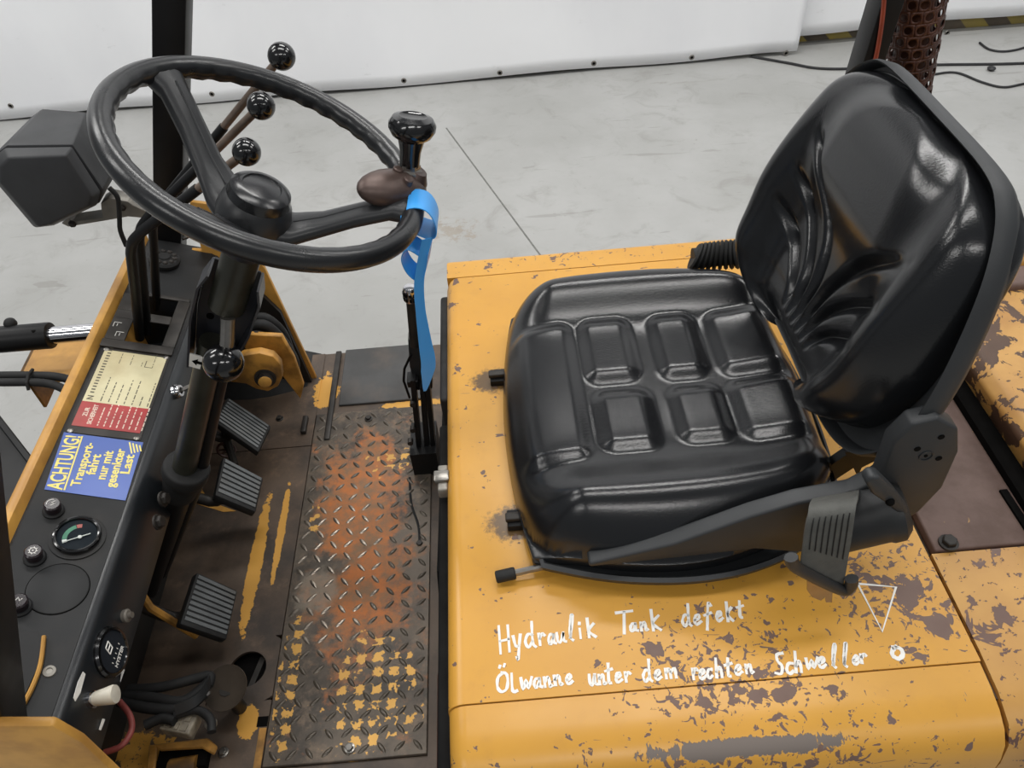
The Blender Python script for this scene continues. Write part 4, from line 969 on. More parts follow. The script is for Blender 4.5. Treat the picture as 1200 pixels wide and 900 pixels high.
# filler cap, bolted cover and lever gate on the cowl top
fc = empty('filler_cap', FK); c = atd(193, 308)
MB().lathe([(0.027, 0), (0.029, 0.004), (0.029, 0.010), (0.025, 0.014), (0.012, 0.015), (0.010, 0.018), (0.003, 0.018)], c, (0, 0, 1), 32).build('cap_body', 'rubber', fc)
for k in range(10):
    q = k * math.pi / 5; d = V(math.cos(q), math.sin(q), 0)
    MB().sphere(c + d * 0.019 + V(0, 0, 0.013), 0.0055, 8, 6).build('cap_lobe', 'dirtysteel', fc)
bc = empty('bolted_cover', FK); c = atd(200, 272)
MB().prism([c + V(math.cos(q) * 0.042, math.sin(q) * 0.030, 0) for q in [k * math.pi / 12 for k in range(24)]], (0, 0, 0.005)).build('cover_plate', 'dirtysteel', bc, 0.0015, 2)
bolt(c + V(0.0, 0.004, 0.005), 0.011, 0.009, parent=bc, mat='greysteel')
gt = empty('lever_gate', FK, 'slotted steel gate around the hydraulic levers')
for lo, hi in (((GX0 - 0.014, GY0 - 0.016), (GX1 + 0.016, GY0 + 0.004)), ((GX0, GY1 - 0.004), (GX1 + 0.014, GY1 + 0.006)), ((GX1 - 0.006, GY0 + 0.004), (GX1 + 0.016, GY1 - 0.004)), ((GX0 - 0.012, GY0 + 0.004), (GX0 + 0.022, GY0 + 0.062)), ((GX0 - 0.012, GY0 + 0.084), (GX0 + 0.014, GY1 - 0.004)), ((GX0 - 0.012, GY0 + 0.062), (GX1 - 0.006, GY0 + 0.084))):
    MB().box((lo[0], lo[1], 0.001), (hi[0], hi[1], GZ)).build('gate_bar', 'dirtysteel', gt, 0.0015, 2)
sm = MB()
for bx, by in ((GX0 + 0.004, 1.098), (GX0 - 0.006, 1.122)):
    sm.tube([V(bx, by, GZ), V(bx, by + 0.012, GZ), V(bx + 0.012, by + 0.012, GZ)], 0.0007, 4); sm.tube([V(bx + 0.006, by + 0.002, GZ), V(bx + 0.006, by + 0.009, GZ)], 0.0006, 4)
sm.build('gate_symbol', 'white', gt, kind='stuff')

TILT[0] = False
# hydraulic levers
def lever(name, base, bend, knob, r, label):
    e = empty(name, FK, label); b, m_, k = V(base), V(bend), V(knob)
    q0 = m_ + (b - m_).normalized() * 0.03; q1 = m_ + (k - m_).normalized() * 0.03
    curve = [b] + smoothpath([q0, m_ * 0.5 + (q0 + q1) * 0.25, q1], 5)
    sp0 = q1 + (k - q1) * 0.55
    MB().tube(curve + [sp0], r, 12).build('lever_rod', 'blackpaint', e)
    MB().tube([sp0, k], r * 0.82, 12).build('lever_tip', 'rodsteel', e)
    MB().sphere(k, 0.0205, 24, 14).build('knob', 'gloss', e)
lever('hydraulic_lever', at(184, 362, z=-0.05), at(178, 252, y=1.185), at(330, 66, y=1.20), 0.0078, 'bent black hydraulic lever with the highest ball knob')
lever('hydraulic_lever', at(173, 390, z=-0.05), at(162, 266, y=1.115), at(306, 124, y=1.13), 0.0080, 'bent black hydraulic lever with the middle ball knob')
lever('hydraulic_lever', at(164, 396, z=-0.05), at(152, 282, y=1.065), at(289, 178, y=1.07), 0.0085, 'bent black hydraulic lever with the lowest ball knob')

# ------------------------------------------------------------------ steering column and wheel
WC = V(-0.246, 0.816, 0.467); WN = V(0.56, 0, 1).normalized(); WA = V(WN.z, 0, -WN.x); WB = V(0, 1, 0); RR = 0.169
def ax_(t, a=0.0, b=0.0): return WC - WN * t + WA * a + WB * b
col = empty('steering_column', FK, 'grimy steering column with dark shroud')
MB().cyl(ax_(0.06), ax_(0.232), 0.0235, n=28).build('upper_tube', 'olive', col, 0.001, 1)
MB().cyl(ax_(0.30, -0.004), ax_(0.66, 0.012), 0.0175, 0.019, n=24).build('lower_tube', 'olive', col)
MB().tube([ax_(0.335, 0.016, 0.016), ax_(0.62, 0.034, 0.012), ax_(0.92, 0.024, 0.01)], 0.0115, 12).build('shaft_cover', 'blackpaint', col)
MB().cyl(ax_(0.580, 0.012, 0.002), ax_(0.605, 0.012, 0.002), 0.036, n=28).build('boot_ring', 'rubber', col, 0.005, 3)
MB().cyl(ax_(0.605, 0.012, 0.002), ax_(0.655, 0.012, 0.002), 0.032, 0.026, n=28).build('boot', 'rubber', col)
MB().cyl(ax_(0.655, 0.010), ax_(1.02), 0.023, 0.027, n=20).build('lower_boot', 'blackpaint', col)
shp = [(-0.030, 0.178), (0.028, 0.178), (0.037, 0.205), (0.036, 0.26), (0.027, 0.325), (0.025, 0.345), (-0.022, 0.345), (-0.026, 0.325), (-0.035, 0.26), (-0.036, 0.205)]
MB().prism([ax_(t, a, 0.020) for a, t in shp], WB * 0.004).build('shroud_plate', 'bluegrey', col, 0.001, 1)
for sg in (-1, 1):
    fl_ = [(0.180, 0.029), (0.205, 0.0365), (0.26, 0.0355), (0.345, 0.0235)]
    mb = MB()
    for (t0, a0), (t1, a1) in zip(fl_[:-1], fl_[1:]):
        mb.prism([ax_(t0, sg * a0, -0.016), ax_(t1, sg * a1, -0.016), ax_(t1, sg * a1, 0.024), ax_(t0, sg * a0, 0.024)], WA * (sg * 0.003))
    mb.build('shroud_cheek', 'bluegrey', col)
c_ = ax_(0.275, -0.016, 0.0195); MB().lathe([(0.005, -0.002), (0.005, 0.0006)], c_, -WB, 16).build('shroud_hole', 'void', col)
lb0 = ax_(0.338, 0.0235, 0.0)
MB().prism([ax_(0.318, -0.027, -0.016), ax_(0.318, 0.027, -0.016), ax_(0.342, 0.025, -0.016), ax_(0.342, -0.025, -0.016)], WB * 0.002).build('arrow_label', 'white', col)
p = ax_(0.330, -0.004, -0.0162)
MB().prism([p - WA * 0.018, p - WA * 0.011 + WN * 0.006, p - WA * 0.011 + WN * 0.0025, p - WA * 0.004 + WN * 0.0025, p - WA * 0.004 - WN * 0.0025, p - WA * 0.011 - WN * 0.0025, p - WA * 0.011 - WN * 0.006], WB * -0.0006).build('arrow', 'void', col)
dl = empty('direction_lever', FK, 'steel direction lever with glossy black ball knob')
d0, d1 = ax_(0.228, 0.006, -0.026), at(262, 425, y=0.765)
MB().tube([d0, d0.lerp(d1, 0.5) + WA * 0.002, d1], 0.0092, 14).build('lever_rod', 'steel', dl)
MB().sphere(d1, 0.0258, 28, 16).build('knob', 'gloss', dl)

sw = empty('steering_wheel', FK, 'black three-spoke steering wheel with finger-ribbed rim')
n = 144; pth = []; vs = []; fs = []; K = 14
for i in range(n):
    t = 2 * math.pi * i / n; d = WA * math.cos(t) + WB * math.sin(t)
    for k in range(K):
        q = 2 * math.pi * k / K; rad = 0.0125
        ins = max(0.0, math.cos(q - math.pi - 0.5))
        rad += 0.0011 * math.sin(t * 40) * ins
        vs.append(WC + d * (RR + rad * math.cos(q)) + WN * (rad * 1.08 * math.sin(q)))
for i in range(n):
    for k in range(K): fs.append((i * K + k, i * K + (k + 1) % K, ((i + 1) % n) * K + (k + 1) % K, ((i + 1) % n) * K + k))
MB().add(vs, fs).build('rim', 'wheel', sw, smooth=80)
HT = 0.052   # hub top below rim plane
MB().lathe([(0.027, -0.135), (0.034, -0.122), (0.042, -0.10), (0.0435, -0.078), (0.040, -0.062), (0.034, -0.054)], WC, WN, 36).build('hub', 'wheelhub', sw)
MB().lathe([(0.035, -0.062), (0.0365, -0.056), (0.0345, -0.045), (0.028, -0.0405), (0.0225, -0.0395), (0.0215, -0.0412), (0.0195, -0.0408), (0.004, -0.0385)], WC, WN, 36).build('hub_cap', 'hubcap', sw)
for ang in (146, 2, -110):
    t = math.radians(ang); d = WA * math.cos(t) + WB * math.sin(t); sd = WN.cross(d)
    path = [WC + d * r + WN * h for r, h in ((0.025, -0.090), (0.045, -0.086), (0.075, -0.066), (0.11, -0.037), (0.145, -0.011), (0.168, -0.002))]
    wds = (0.034, 0.029, 0.0205, 0.0180, 0.0185, 0.027); vs = []; fs = []; K = 12
    for p, w in zip(path, wds):
        for k in range(K):
            q = 2 * math.pi * k / K; vs.append(p + sd * (w * math.cos(q)) + WN * (0.0125 * math.copysign(abs(math.sin(q)) ** 0.6, math.sin(q))))
    for i in range(len(path) - 1):
        for k in range(K): fs.append((i * K + k, i * K + (k + 1) % K, (i + 1) * K + (k + 1) % K, (i + 1) * K + k))
    fs += [tuple(range(K)), tuple((len(path) - 1) * K + k for k in range(K))]
    MB().add(vs, fs).build('spoke', 'wheelhub', sw, smooth=60)
    MB().tube([p + WN * 0.0118 for p in path[1:-1]], 0.0016, 6).build('spoke_rib', 'wheelhub', sw)
# spinner knob and its clamp
sp_ = empty('spinner_knob', FK, 'black mushroom spinner knob on a brown cast clamp')
t = math.radians(17); d = WA * math.cos(t) + WB * math.sin(t); tg = WN.cross(d)
rc = WC + d * RR
def ell(mb, c, ax1, ax2, ax3, n=18, m=12, pw=1.0):
    vs = []; fs = []
    for i in range(m + 1):
        th = math.pi * i / m
        for k in range(n):
            ph = 2 * math.pi * k / n; vs.append(c + ax1 * (math.cos(th)) + ax2 * (math.sin(th) * math.cos(ph)) + ax3 * (math.sin(th) * math.sin(ph)))
    for i in range(m):
        for k in range(n): fs.append((i * n + k, i * n + (k + 1) % n, (i + 1) * n + (k + 1) % n, (i + 1) * n + k))
    return mb.add(vs, fs)
rad_in = V(-0.9, -0.18, 0.28).normalized()
cb = ell(MB(), rc - d * 0.026 - tg * 0.014, (d * 0.9 + tg * 0.35).normalized() * 0.050, (tg * 0.9 - d * 0.35).normalized() * 0.027, WN * 0.021)
cb.build('clamp', 'cast', sp_, smooth=70)
MB().lathe([(0.019, -0.006), (0.018, 0.010), (0.013, 0.018), (0.011, 0.022)], rc + d * 0.002 + tg * 0.002, WN * 0.85 + d * 0.1, 24).build('clamp_boss', 'cast', sp_)
for off in (-0.022, -0.004):
    pz = rc - d * (0.026 + off * 0.5) + tg * off + WN * 0.019
    MB().lathe([(0.0062, -0.004), (0.0062, 0.003), (0.0048, 0.0042)], pz, WN, 12).build('clamp_screw', 'cast', sp_)
MB().box(tuple(rc + V(-0.036, -0.022, -0.030)), tuple(rc + V(-0.022, -0.006, -0.016))).build('clamp_nut', 'dirtysteel', sp_, 0.002)
kt = at(483, 150, y=rc.y + 0.012); kb_ = at(479, 205, y=rc.y + 0.004); kd = (kt - kb_).normalized()
ln = (kt - kb_).length
MB().lathe([(0.0165, -0.004), (0.0165, 0.006), (0.0135, 0.009), (0.0135, 0.014)], kb_, kd, 6).build('knob_nut', 'steel', sp_)
MB().lathe([(0.0122, 0.012), (0.0128, 0.03), (0.0160, ln - 0.014), (0.0235, ln - 0.009), (0.0280, ln - 0.001), (0.0282, ln + 0.005), (0.0240, ln + 0.012), (0.0165, ln + 0.0145), (0.0135, ln + 0.0125), (0.003, ln + 0.0118)], kb_, kd, 32).build('knob', 'gloss', sp_)

# ------------------------------------------------------------------ pedals
def pedal(corners, z, grooves, label, slope):
    """pad from its far-front corner pixel and size: grooves run down the pad"""
    e = empty('foot_pedal', FK, label)
    A, B, Cc, D = [at(u, v, z=zz) for (u, v), zz in zip(corners, z)]
    X = (B - A); Y = (D - A); nrm = X.cross(Y).normalized()
    if nrm.z < 0: nrm = -nrm
    def q(f, g): return (A * (1 - f) + B * f) * (1 - g) + (D * (1 - f) + Cc * f) * g
    pd = MB().prism([q(0, 0), q(1, 0), q(1, 1), q(0, 1)], -nrm * 0.020).build('pedal_pad', 'rubber', e, 0.004, 2)
    for k in range(grooves):
        g0 = 0.05 + 0.90 * k / grooves; g1 = g0 + 0.90 / grooves * 0.62
        MB().prism([q(0.05, g0) , q(0.95, g0), q(0.95, g1), q(0.05, g1)], nrm * 0.0022).build('pad_rib', 'pedal', e)
    c = q(0.4, 0.5) - nrm * 0.02
    MB().tube(smoothpath([c, c - nrm * 0.04 + V(-0.03, 0, 0), V(-0.70, c.y, -0.25)], 5), 0.011, 10).build('pedal_arm', 'dirtysteel', e)
pedal([(267, 465), (318, 499), (303, 530), (250, 493)], (-0.27, -0.32, -0.32, -0.27), 8, 'wide ribbed clutch pedal furthest from the viewer', 30)
pedal([(262, 535), (309, 560), (300, 600), (252, 580)], (-0.27, -0.32, -0.32, -0.27), 7, 'square ribbed brake pedal in the middle', 30)
pedal([(231, 670), (279, 692), (266, 750), (211, 731)], (-0.29, -0.35, -0.35, -0.29), 9, 'ribbed accelerator pedal nearest the viewer', 30)
pdl = empty('pedal_linkage', FK)
ring(MB(), at(265, 527, z=-0.36), 0.018, 0.003, (0.5, 0, 1), 20).build('linkage_ring', 'rustbrown', pdl)
for k in range(3):
    c = at(265, 527, z=-0.36); q = k * math.pi / 3; dd = V(math.cos(q), math.sin(q), 0) * 0.017
    MB().tube([c - dd, c + dd], 0.0022, 6).build('linkage_spoke', 'rustbrown', pdl)
MB().tube([at(235, 470, z=-0.30), at(262, 500, z=-0.34), at(275, 545, z=-0.37)], 0.008, 8).build('linkage_rod', 'dirtysteel', pdl)
for u, v in ((190, 585), (184, 612)):
    bolt(at(u, v, x=-0.55), 0.009, 0.010, parent=pdl, ax=(1, 0, 0.2))
MB().prism([at(u, v, z=-0.20) for u, v in ((160, 690), (172, 616), (176, 618), (166, 690))], (0, 0, 0.004)).build('cowl_edge', 'yellow', pdl)
MB().tube([at(155, 680, z=-0.25), at(176, 712, z=-0.30), at(230, 745, z=-0.40)], 0.007, 8).build('pedal_return_rod', 'yellowdirty', pdl)
MB().box((-0.735, 0.375, FZ), (-0.70, 1.38, -0.16)).build('bulkhead', 'inside', cowl)

# bracket with big bolt beside the column, hoses behind it
tb_ = empty('tilt_bracket', FK, 'dirty yellow pivot bracket with large bolt')
YB2 = 1.20
MB().prism([at(u, v, y=YB2) for u, v in ((270, 424), (284, 417), (304, 414), (320, 418), (329, 428), (331, 442), (326, 453), (314, 459), (300, 456), (288, 450), (270, 448))], (0, 0.02, 0)).build('bracket_tab', 'yellowdirty', tb_, 0.003, 2)
MB().prism([at(u, v, y=1.25) for u, v in ((286, 408), (292, 392), (330, 394), (345, 420), (356, 452), (352, 468), (330, 440))], (0, 0.012, 0)).build('bracket_arm', 'yellowdirty', tb_, 0.002, 1)
c = at(311, 442, y=YB2); MB().lathe([(0.022, 0), (0.022, 0.006), (0.0155, 0.0065), (0.0155, 0.016), (0.012, 0.018)], c, (0.15, -1, 0.15), 24).build('pivot_washer', 'dirtysteel', tb_)
MB().lathe([(0.0135, 0.010), (0.0135, 0.0185), (0.011, 0.020)], c, (0.15, -1, 0.15), 24).build('pivot_bolt', 'yellow', tb_)
MB().prism([V(-0.73, 1.372, -0.42), V(-0.478, 1.372, -0.42), V(-0.495, 1.372, -0.20), V(-0.53, 1.372, -0.13), V(-0.73, 1.372, -0.10)], (0, 0.01, 0)).build('splash_plate', 'inside', tb_)
hs_ = empty('hose_bundle', FK)
for pix, yy, r in (([(288, 375), (310, 372), (330, 388), (340, 412), (345, 430)], 1.30, 0.010), ([(284, 388), (308, 380), (330, 398), (345, 424), (344, 440)], 1.28, 0.011), ([(280, 400), (300, 392), (318, 400), (328, 412)], 1.26, 0.009)):
    MB().tube(smoothpath([at(u, v, y=yy) for u, v in pix], 6), r, 10).build('hose', 'rubber', hs_)

# clutter low at the near end of the cowl: disc, wires, connector, red cable, yellow bracket
cl = empty('wiring_loom', FK, 'loose wiring with grey connector and red cable')
dc_ = at(264, 806, z=-0.34)
ds = empty('horn_disc', FK, 'smoky brown round disc')
MB().lathe([(0.033, -0.006), (0.037, 0.0), (0.0365, 0.002), (0.031, -0.001), (0.010, -0.004), (0.003, -0.004)], dc_, (-0.1, -0.25, 1), 36).build('disc', 'glassbowl', ds)
MB().cyl(dc_ - V(0, 0, 0.005), V(dc_.x, dc_.y, FZ), 0.012, n=12).build('disc_stem', 'dirtysteel', ds)
for pix, r in (([(145, 815), (180, 818), (215, 822), (245, 800)], 0.009), ([(140, 822), (175, 830), (215, 830), (240, 812)], 0.009), ([(150, 808), (190, 805), (230, 795), (246, 792), (244, 804)], 0.008), ([(205, 838), (230, 832), (246, 842), (248, 858)], 0.007), ([(170, 850), (190, 842), (205, 845)], 0.008)):
    MB().tube(smoothpath([at(u, v, z=-0.31) for u, v in pix], 6), r, 10).build('wire', 'rubber', cl)
pb = smoothpath([at(u, v, z=-0.295) for u, v in ((205, 832), (228, 822), (242, 806), (246, 796))], 5)
ribbon(pb, [V(0.0, 0.006, 0.006)] * len(pb), 0.002).build('cable_tie', 'plastic', cl)
cc = at(212, 849, z=-0.33); rot = Matrix.Rotation(math.radians(-15), 3, 'Z')
MB().box(tuple(cc - V(0.026, 0.016, 0.012)), tuple(cc + V(0.026, 0.016, 0.012)), rot, cc).build('connector', 'connector', cl, 0.003)
for k in range(3):
    for s in (-1, 1):
        o2 = cc + rot @ V(-0.014 + 0.014 * k, 0.007 * s, 0.012)
        MB().box(tuple(o2 - V(0.005, 0.005, 0)), tuple(o2 + V(0.005, 0.005, 0.002)), rot, o2).build('connector_cell', 'connector', cl)
MB().sphere(at(247, 848, z=-0.33), 0.010, 12, 8).build('connector_clip', 'greysteel', cl)
MB().tube(smoothpath([at(u, v, z=-0.24) for u, v in ((140, 822), (152, 838), (154, 856), (142, 874), (122, 882))], 6), 0.0045, 10).build('red_cable', 'redwire', cl)
yb = empty('near_bracket', FK, 'worn yellow bracket at the near floor edge')
MB().box(tuple(at(186, 906, z=FZ)), tuple(at(250, 872, z=FZ) + V(0, 0, 0.016))).build('bracket_base', 'void', yb)
MB().prism([at(u, v, z=FZ + 0.02) for u, v in ((178, 874), (245, 866), (256, 876), (252, 886), (238, 878), (190, 881))], (0, 0, 0.006)).build('bracket_top', 'yellowdirty', yb, 0.002, 1)
MB().prism([at(u, v, z=FZ + 0.02) for u, v in ((176, 874), (186, 874), (182, 912), (172, 912))], (0, 0, 0.006)).build('bracket_side', 'yellowdirty', yb, 0.002, 1)
MB().cyl(at(232, 900, z=FZ + 0.008), at(200, 905, z=FZ + 0.008), 0.02, n=16).build('bracket_roller', 'yellowdirty', yb)

# ------------------------------------------------------------------ parking brake
pk = empty('parking_brake', FK, 'black parking brake lever with knurled chrome tip')
PB0, PB1 = V(-0.198, 1.10, FZ), V(-0.163, 1.10, 0.055)
def pkp(u, v, y=1.10): return at(u, v, y=y)
MB().prism([pkp(u, v) for u, v in ((478, 398), (499, 396), (505, 430), (507, 456), (488, 458), (480, 430))], (0, 0.026, 0)).build('brake_handle', 'plastic', pk, 0.003, 2)
MB().tube([pkp(486, 405), pkp(481, 345)], 0.0088, 12).build('brake_rod', 'dirtysteel', pk)
kn0, kn1 = pkp(482, 352), pkp(479, 331)
MB().lathe([(0.011, 0), (0.0130, 0.003), (0.0130, 0.024), (0.010, 0.030), (0.004, 0.031)], kn0, kn1 - kn0, 24).build('brake_tip', 'chrome', pk)
kd2 = (kn1 - kn0).normalized(); a1, b1, _ = basis(kd2)
for hh in (0.005, 0.0145):
    for k in range(12):
        q = k * math.pi / 6; dd = a1 * math.cos(q) + b1 * math.sin(q)
        MB().bar(kn0 + dd * 0.0127 + kd2 * hh, kn0 + dd * 0.0127 + kd2 * (hh + 0.0065), 0.0032, 0.002, dd).build('tip_knurl', 'void', pk)
for (u0, v0), (u1, v1), w in (((484, 440), (494, 552), 0.010), ((495, 448), (503, 552), 0.010), ((500, 436), (510, 540), 0.009)):
    MB().bar(pkp(u0, v0, 1.095), pkp(u1, v1, 1.095), w, 0.03, (0, 1, 0)).build('brake_link', 'blackpaint', pk)
MB().tube([pkp(482, 415, 1.09), pkp(474, 432, 1.09), pkp(473, 446, 1.09), pkp(480, 466, 1.09)], 0.0025, 8).build('brake_spring_wire', 'blackpaint', pk)
MB().box(tuple(pkp(478, 455, 1.085)), tuple(pkp(478, 455, 1.085) + V(0.022, 0.03, 0.016))).build('brake_clevis', 'blackpaint', pk, 0.002)
for u, v in ((484, 470), (481, 515), (484, 500)):
    c = pkp(u, v, 1.085); MB().cyl(c, c + V(0, -0.012, 0), 0.006, n=12).build('brake_pin', 'dirtysteel', pk)
MB().box((-0.222, 1.06, FZ), (-0.168, 1.15, FZ + 0.07)).build('brake_base', 'blackpaint', pk)
MB().tube(smoothpath([at(u, v, z=FZ + 0.003) for u, v in ((480, 560), (482, 590), (490, 615), (492, 636))], 5), 0.003, 8).build('brake_cable', 'rubber', pk)

# ------------------------------------------------------------------ guard posts, lamp, tilt cylinder, hoses at the front
fp = empty('guard_post', FK, 'black overhead guard post at the far front corner')
p0, p1 = at(200, 250, y=1.43), at(203, -60, y=1.43); dv = (p1 - p0).normalized()
def post(e, p0, dv, ln, w, d):
    side = V(0, 1, 0); fwd = side.cross(dv).normalized()
    MB().bar(p0, p0 + dv * ln, w, d, (0, 1, 0)).build('post', 'blackpaint', e, 0.004, 2)
post(fp, p0 - dv * 0.12, dv, 1.2, 0.055, 0.055)
np_ = empty('guard_post', FK, 'black overhead guard post at the near front corner')
# rear face of the near post passes through the photograph's lower left corner
e0, e1 = at(33, 832, y=0.43), at(14, 640, y=0.43); dv2 = (e1 - e0).normalized()
nx = V(0, 1, 0).cross(dv2).normalized(); nx = -nx if nx.x > 0 else nx
post(np_, e0 + nx * 0.03 - V(0, 0.03, 0) - dv2 * 0.05, dv2, 1.15, 0.06, 0.06)
# black mast guard at the left
mg = empty('mast_rail', FK, 'black mast rail left of the cowl')
MB().prism([at(u, v, z=-0.12) for u, v in ((-60, 420), (2, 492), (44, 552), (30, 650), (-60, 760))], (0, 0, -0.25)).build('rail_web', 'blackpaint', mg)
MB().bar(at(-30, 455, z=-0.115), at(44, 551, z=-0.115), 0.012, 0.012).build('rail_flange', 'blackpaint', mg, 0.002, 1)

# work lamp
wl_ = empty('work_lamp', FK, 'grey black plastic work lamp housing on steel bracket')
def lampring(pix, y): return [at(u, v, y=y) for u, v in pix]
LY0, LY1 = 1.20, 1.34
near = [(10, 185), (76, 182), (107, 230), (104, 242), (60, 263), (45, 266), (0, 214), (-1, 196)]
mid = [(6, 172), (85, 171), (119, 224), (115, 240), (64, 264), (40, 267), (-10, 208), (-9, 184)]
far = [(50, 127), (100, 131), (141, 183), (138, 200), (100, 225), (60, 228), (30, 165), (38, 136)]
r0 = lampring(near, 1.175); r1 = lampring(mid, 1.20); r2 = lampring([(8, 170), (85, 169), (121, 222), (117, 238), (64, 262), (40, 265), (-9, 206), (-8, 182)], 1.205); r3 = lampring(far, 1.34)
def loft(rings):
    m = len(rings[0]); return MB().add([p for r in rings for p in r], [(i * m + k, i * m + (k + 1) % m, (i + 1) * m + (k + 1) % m, (i + 1) * m + k) for i in range(len(rings) - 1) for k in range(m)] + [tuple(range(m)), tuple((len(rings) - 1) * m + k for k in range(m))])
loft([r0, r1]).build('lamp_bezel', 'lampplastic', wl_, 0.004, 3)
loft([r2, r3]).build('lamp_housing', 'lampplastic', wl_, 0.003, 2)
MB().prism([at(u, v, y=1.26) for u, v in ((72, 262), (80, 255), (85, 260), (120, 255), (118, 238), (128, 232), (150, 236), (155, 240), (172, 248), (172, 256), (150, 254), (128, 258), (80, 266))], (0, 0.03, 0)).build('lamp_bracket', 'greysteel', wl_, 0.001, 1)
bolt(at(85, 262, y=1.258), 0.005, 0.006, parent=wl_, ax=(0, -1, 0)); bolt(at(143, 243, y=1.258), 0.005, 0.006, parent=wl_, ax=(0, -1, 0))
MB().tube(smoothpath([at(u, v, y=1.22) for u, v in ((128, 220), (138, 232), (140, 255), (141, 270), (148, 288))], 6), 0.0042, 10).build('lamp_cable', 'rubber', wl_)

# tilt cylinder
tc = empty('tilt_cylinder', FK, 'black tilt cylinder with chrome rod')
TZ = -0.06; ty = at(107, 389, z=TZ).y; xa = at(55, 384, y=ty).x
MB().cyl((xa - 0.6, ty, TZ), (xa, ty, TZ), 0.0255, n=28).build('cylinder_barrel', 'blackpaint', tc, 0.003, 2)
MB().cyl((xa - 0.01, ty, TZ), (DX0 - 0.005, ty, TZ), 0.0165, n=24).build('cylinder_rod', 'chrome', tc)
MB().lathe([(0.023, 0), (0.027, 0.004), (0.027, 0.018), (0.02, 0.022)], (DX0 - 0.034, ty, TZ), (1, 0, 0), 20).build('rod_boot', 'rubber', tc)
c = V(xa - 0.02, ty - 0.010, TZ + 0.0225); MB().cyl(c + V(0, 0, 0.0012), c - V(0, 0, 0.004), 0.004, n=10).build('grub_screw', 'void', tc)
c = V(xa - 0.075, ty + 0.018, TZ + 0.022); MB().sphere(c, 0.012, 12, 8).build('port_fitting', 'rubber', tc)
fd = empty('front_fender', FK, 'yellow fender beyond the cowl')
fa, fb, fcn = at(41, 401, z=-0.14), at(23, 437, z=-0.14), at(17, 447, z=-0.14)
MB().prism([fa, V(-0.742, fa.y, -0.14), V(-0.742, fcn.y, -0.14), fcn, fb], (0, 0, -0.012)).build('fender_top', 'yellow', fd)
MB().prism([fa, fb, fb + V(0, 0, -0.10), fa + V(0, 0, -0.10)], (0.006, 0, 0)).build('fender_side', 'yellowdirty', fd)
hf = empty('mast_hose', FK)
for pix in ([(-30, 441), (0, 440), (40, 440), (70, 442), (96, 450)], [(-30, 446), (0, 448), (40, 448), (66, 452), (90, 465)]):
    MB().tube(smoothpath([at(u, v, z=-0.05) for u, v in pix], 6), 0.0075, 10).build('hose', 'rubber', hf)
c = at(37, 444, z=-0.05); MB().tube([c + V(0, 0.016, 0.008), c + V(0, 0, 0.011), c + V(0, -0.016, 0.006), c + V(0, -0.022, -0.006)], 0.003, 8).build('hose_tie', 'rubber', hf)

# ------------------------------------------------------------------ rear post, perforated exhaust guard
rpst = empty('guard_post', FK, 'black overhead guard rear post behind the backrest')
b0, b1 = at(1008, 95, y=1.20), at(1050, -40, y=1.20); dv3 = (b1 - b0).normalized()
MB().bar(b0 - dv3 * 0.80, b0 + dv3 * 0.9, 0.034, 0.05, (0, 1, 0)).build('post', 'blackpaint', rpst, 0.003, 2)
MB().bar(b0 - dv3 * 0.80 + V(0.022, 0.01, 0), b0 + dv3 * 0.9 + V(0.022, 0.01, 0), 0.012, 0.03, (0, 1, 0)).build('post_channel', 'plastic', rpst, 0.002, 1)
eg = empty('exhaust_guard', FK, 'rusty perforated exhaust guard tube')
g0, g1 = at(1062, 95, y=1.24), at(1082, -30, y=1.24); gd = (g1 - g0).normalized(); ga_, gb_, _ = basis(gd)
g0 = g0 - gd * 0.25; glen = 0.75; grad = 0.040
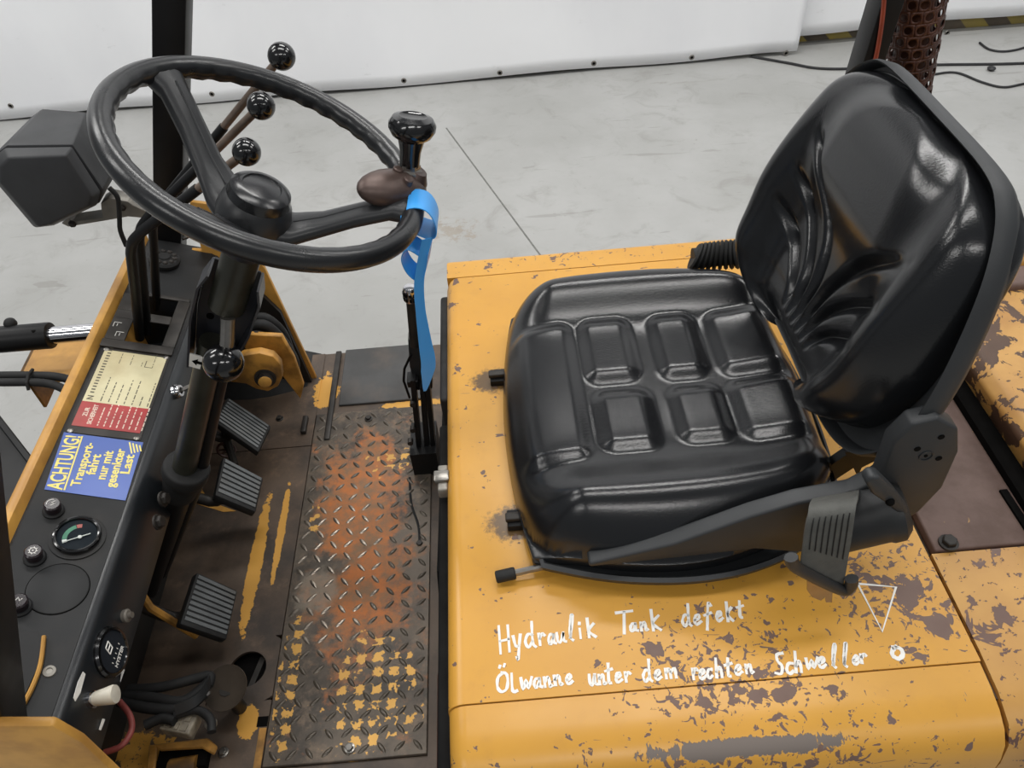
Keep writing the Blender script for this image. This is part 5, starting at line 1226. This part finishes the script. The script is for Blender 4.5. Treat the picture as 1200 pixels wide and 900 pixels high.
def perforated(o, ax, rad, length, nph, cell):
    a, b, _ = basis(ax); vs = []; fs = []; rows = int(length / cell); K = 12
    sq = []
    for k in range(K):
        q = 2 * math.pi * (k + 0.5) / K; cx, cy = math.cos(q), math.sin(q); s = 0.5 / max(abs(cx), abs(cy)); sq.append((cx * s, cy * s))
    # corners of the cell are snapped so that cells join
    sq = [(0.5, 0.134), (0.5, 0.5), (0.134, 0.5), (-0.134, 0.5), (-0.5, 0.5), (-0.5, 0.134), (-0.5, -0.134), (-0.5, -0.5), (-0.134, -0.5), (0.134, -0.5), (0.5, -0.5), (0.5, -0.134)]
    for j in range(rows):
        for i in range(nph):
            off = 0.5 if j % 2 else 0.0; o_i = len(vs)
            for (sx, sy) in sq + [(0.33 * math.cos(math.atan2(y, x)), 0.33 * math.sin(math.atan2(y, x))) for x, y in sq]:
                ph = 2 * math.pi * (i + off + sx) / nph; h = (j + 0.5 + sy) * cell
                vs.append(V(o) + a * (rad * math.cos(ph)) + b * (rad * math.sin(ph)) + V(ax) * h)
            for k in range(K):
                k2 = (k + 1) % K; fs.append((o_i + k, o_i + k2, o_i + K + k2, o_i + K + k))
    return MB().add(vs, fs)
gg = perforated(g0, gd, grad, glen, 14, 0.019).build('perforated_tube', 'rustbrown', eg, smooth=60)
md = gg.modifiers.new('thick', 'SOLIDIFY'); md.thickness = 0.002
MB().cyl(g0 - gd * 0.55, g0 + gd * glen, 0.026, n=20).build('exhaust_pipe', 'rustbrown', eg)
rw = [at(u, v, y=1.17) for u, v in ((1021, 90), (1028, 60), (1033, 30), (1036, 0), (1038, -40))]
MB().tube(smoothpath(rw, 5), 0.0035, 8).build('red_hose', 'redtube', eg)

# ------------------------------------------------------------------ blue plastic tag looped round the rim
tq = math.radians(-3); d = WA * math.cos(tq) + WB * math.sin(tq); tg = WN.cross(d); rc2 = WC + d * RR
root = empty('plastic_tag', None, 'blue plastic tag looped round the steering wheel rim and hanging down', 'tag', tuple(rc2)); WORLD_AT[root.name] = V(rc2)
lp = []
for k in range(25):
    q = math.radians(-170 + 320 * k / 24)
    lp.append(rc2 + tg * 0.010 + d * (0.0205 * math.cos(q) + 0.007) + WN * (0.0175 * math.sin(q) - 0.001) - V(0, 0, 0.012 * max(0, math.cos(q)) ** 2))
ribbon(lp, [tg * 0.021] * len(lp), 0.0012).build('band', 'blue', root, smooth=60)
tail = smoothpath([at(u, v, y=0.79) for u, v in ((500, 280), (494, 310), (491, 335), (493, 365), (498, 400), (502, 428), (498, 458))], 6)
nt = len(tail); wv = []
for i in range(nt):
    f = i / (nt - 1); hw2 = float(np.interp(f, [0, 0.25, 0.5, 0.75, 0.86, 1], [0.006, 0.0065, 0.0065, 0.0100, 0.0105, 0.002]))
    wv.append(V(0.94, 0.3, 0) * hw2)
ribbon(tail, wv, 0.0012).build('tail', 'blue', root, smooth=60)
lo = smoothpath([at(u, v, y=0.80) for u, v in ((504, 288), (496, 292), (480, 284), (473, 295), (480, 312), (494, 322), (500, 312), (504, 288))], 6)
ribbon(lo, [V(0.003, 0.010, 0.004)] * len(lo), 0.0012).build('lock_loop', 'blue', root, smooth=60)
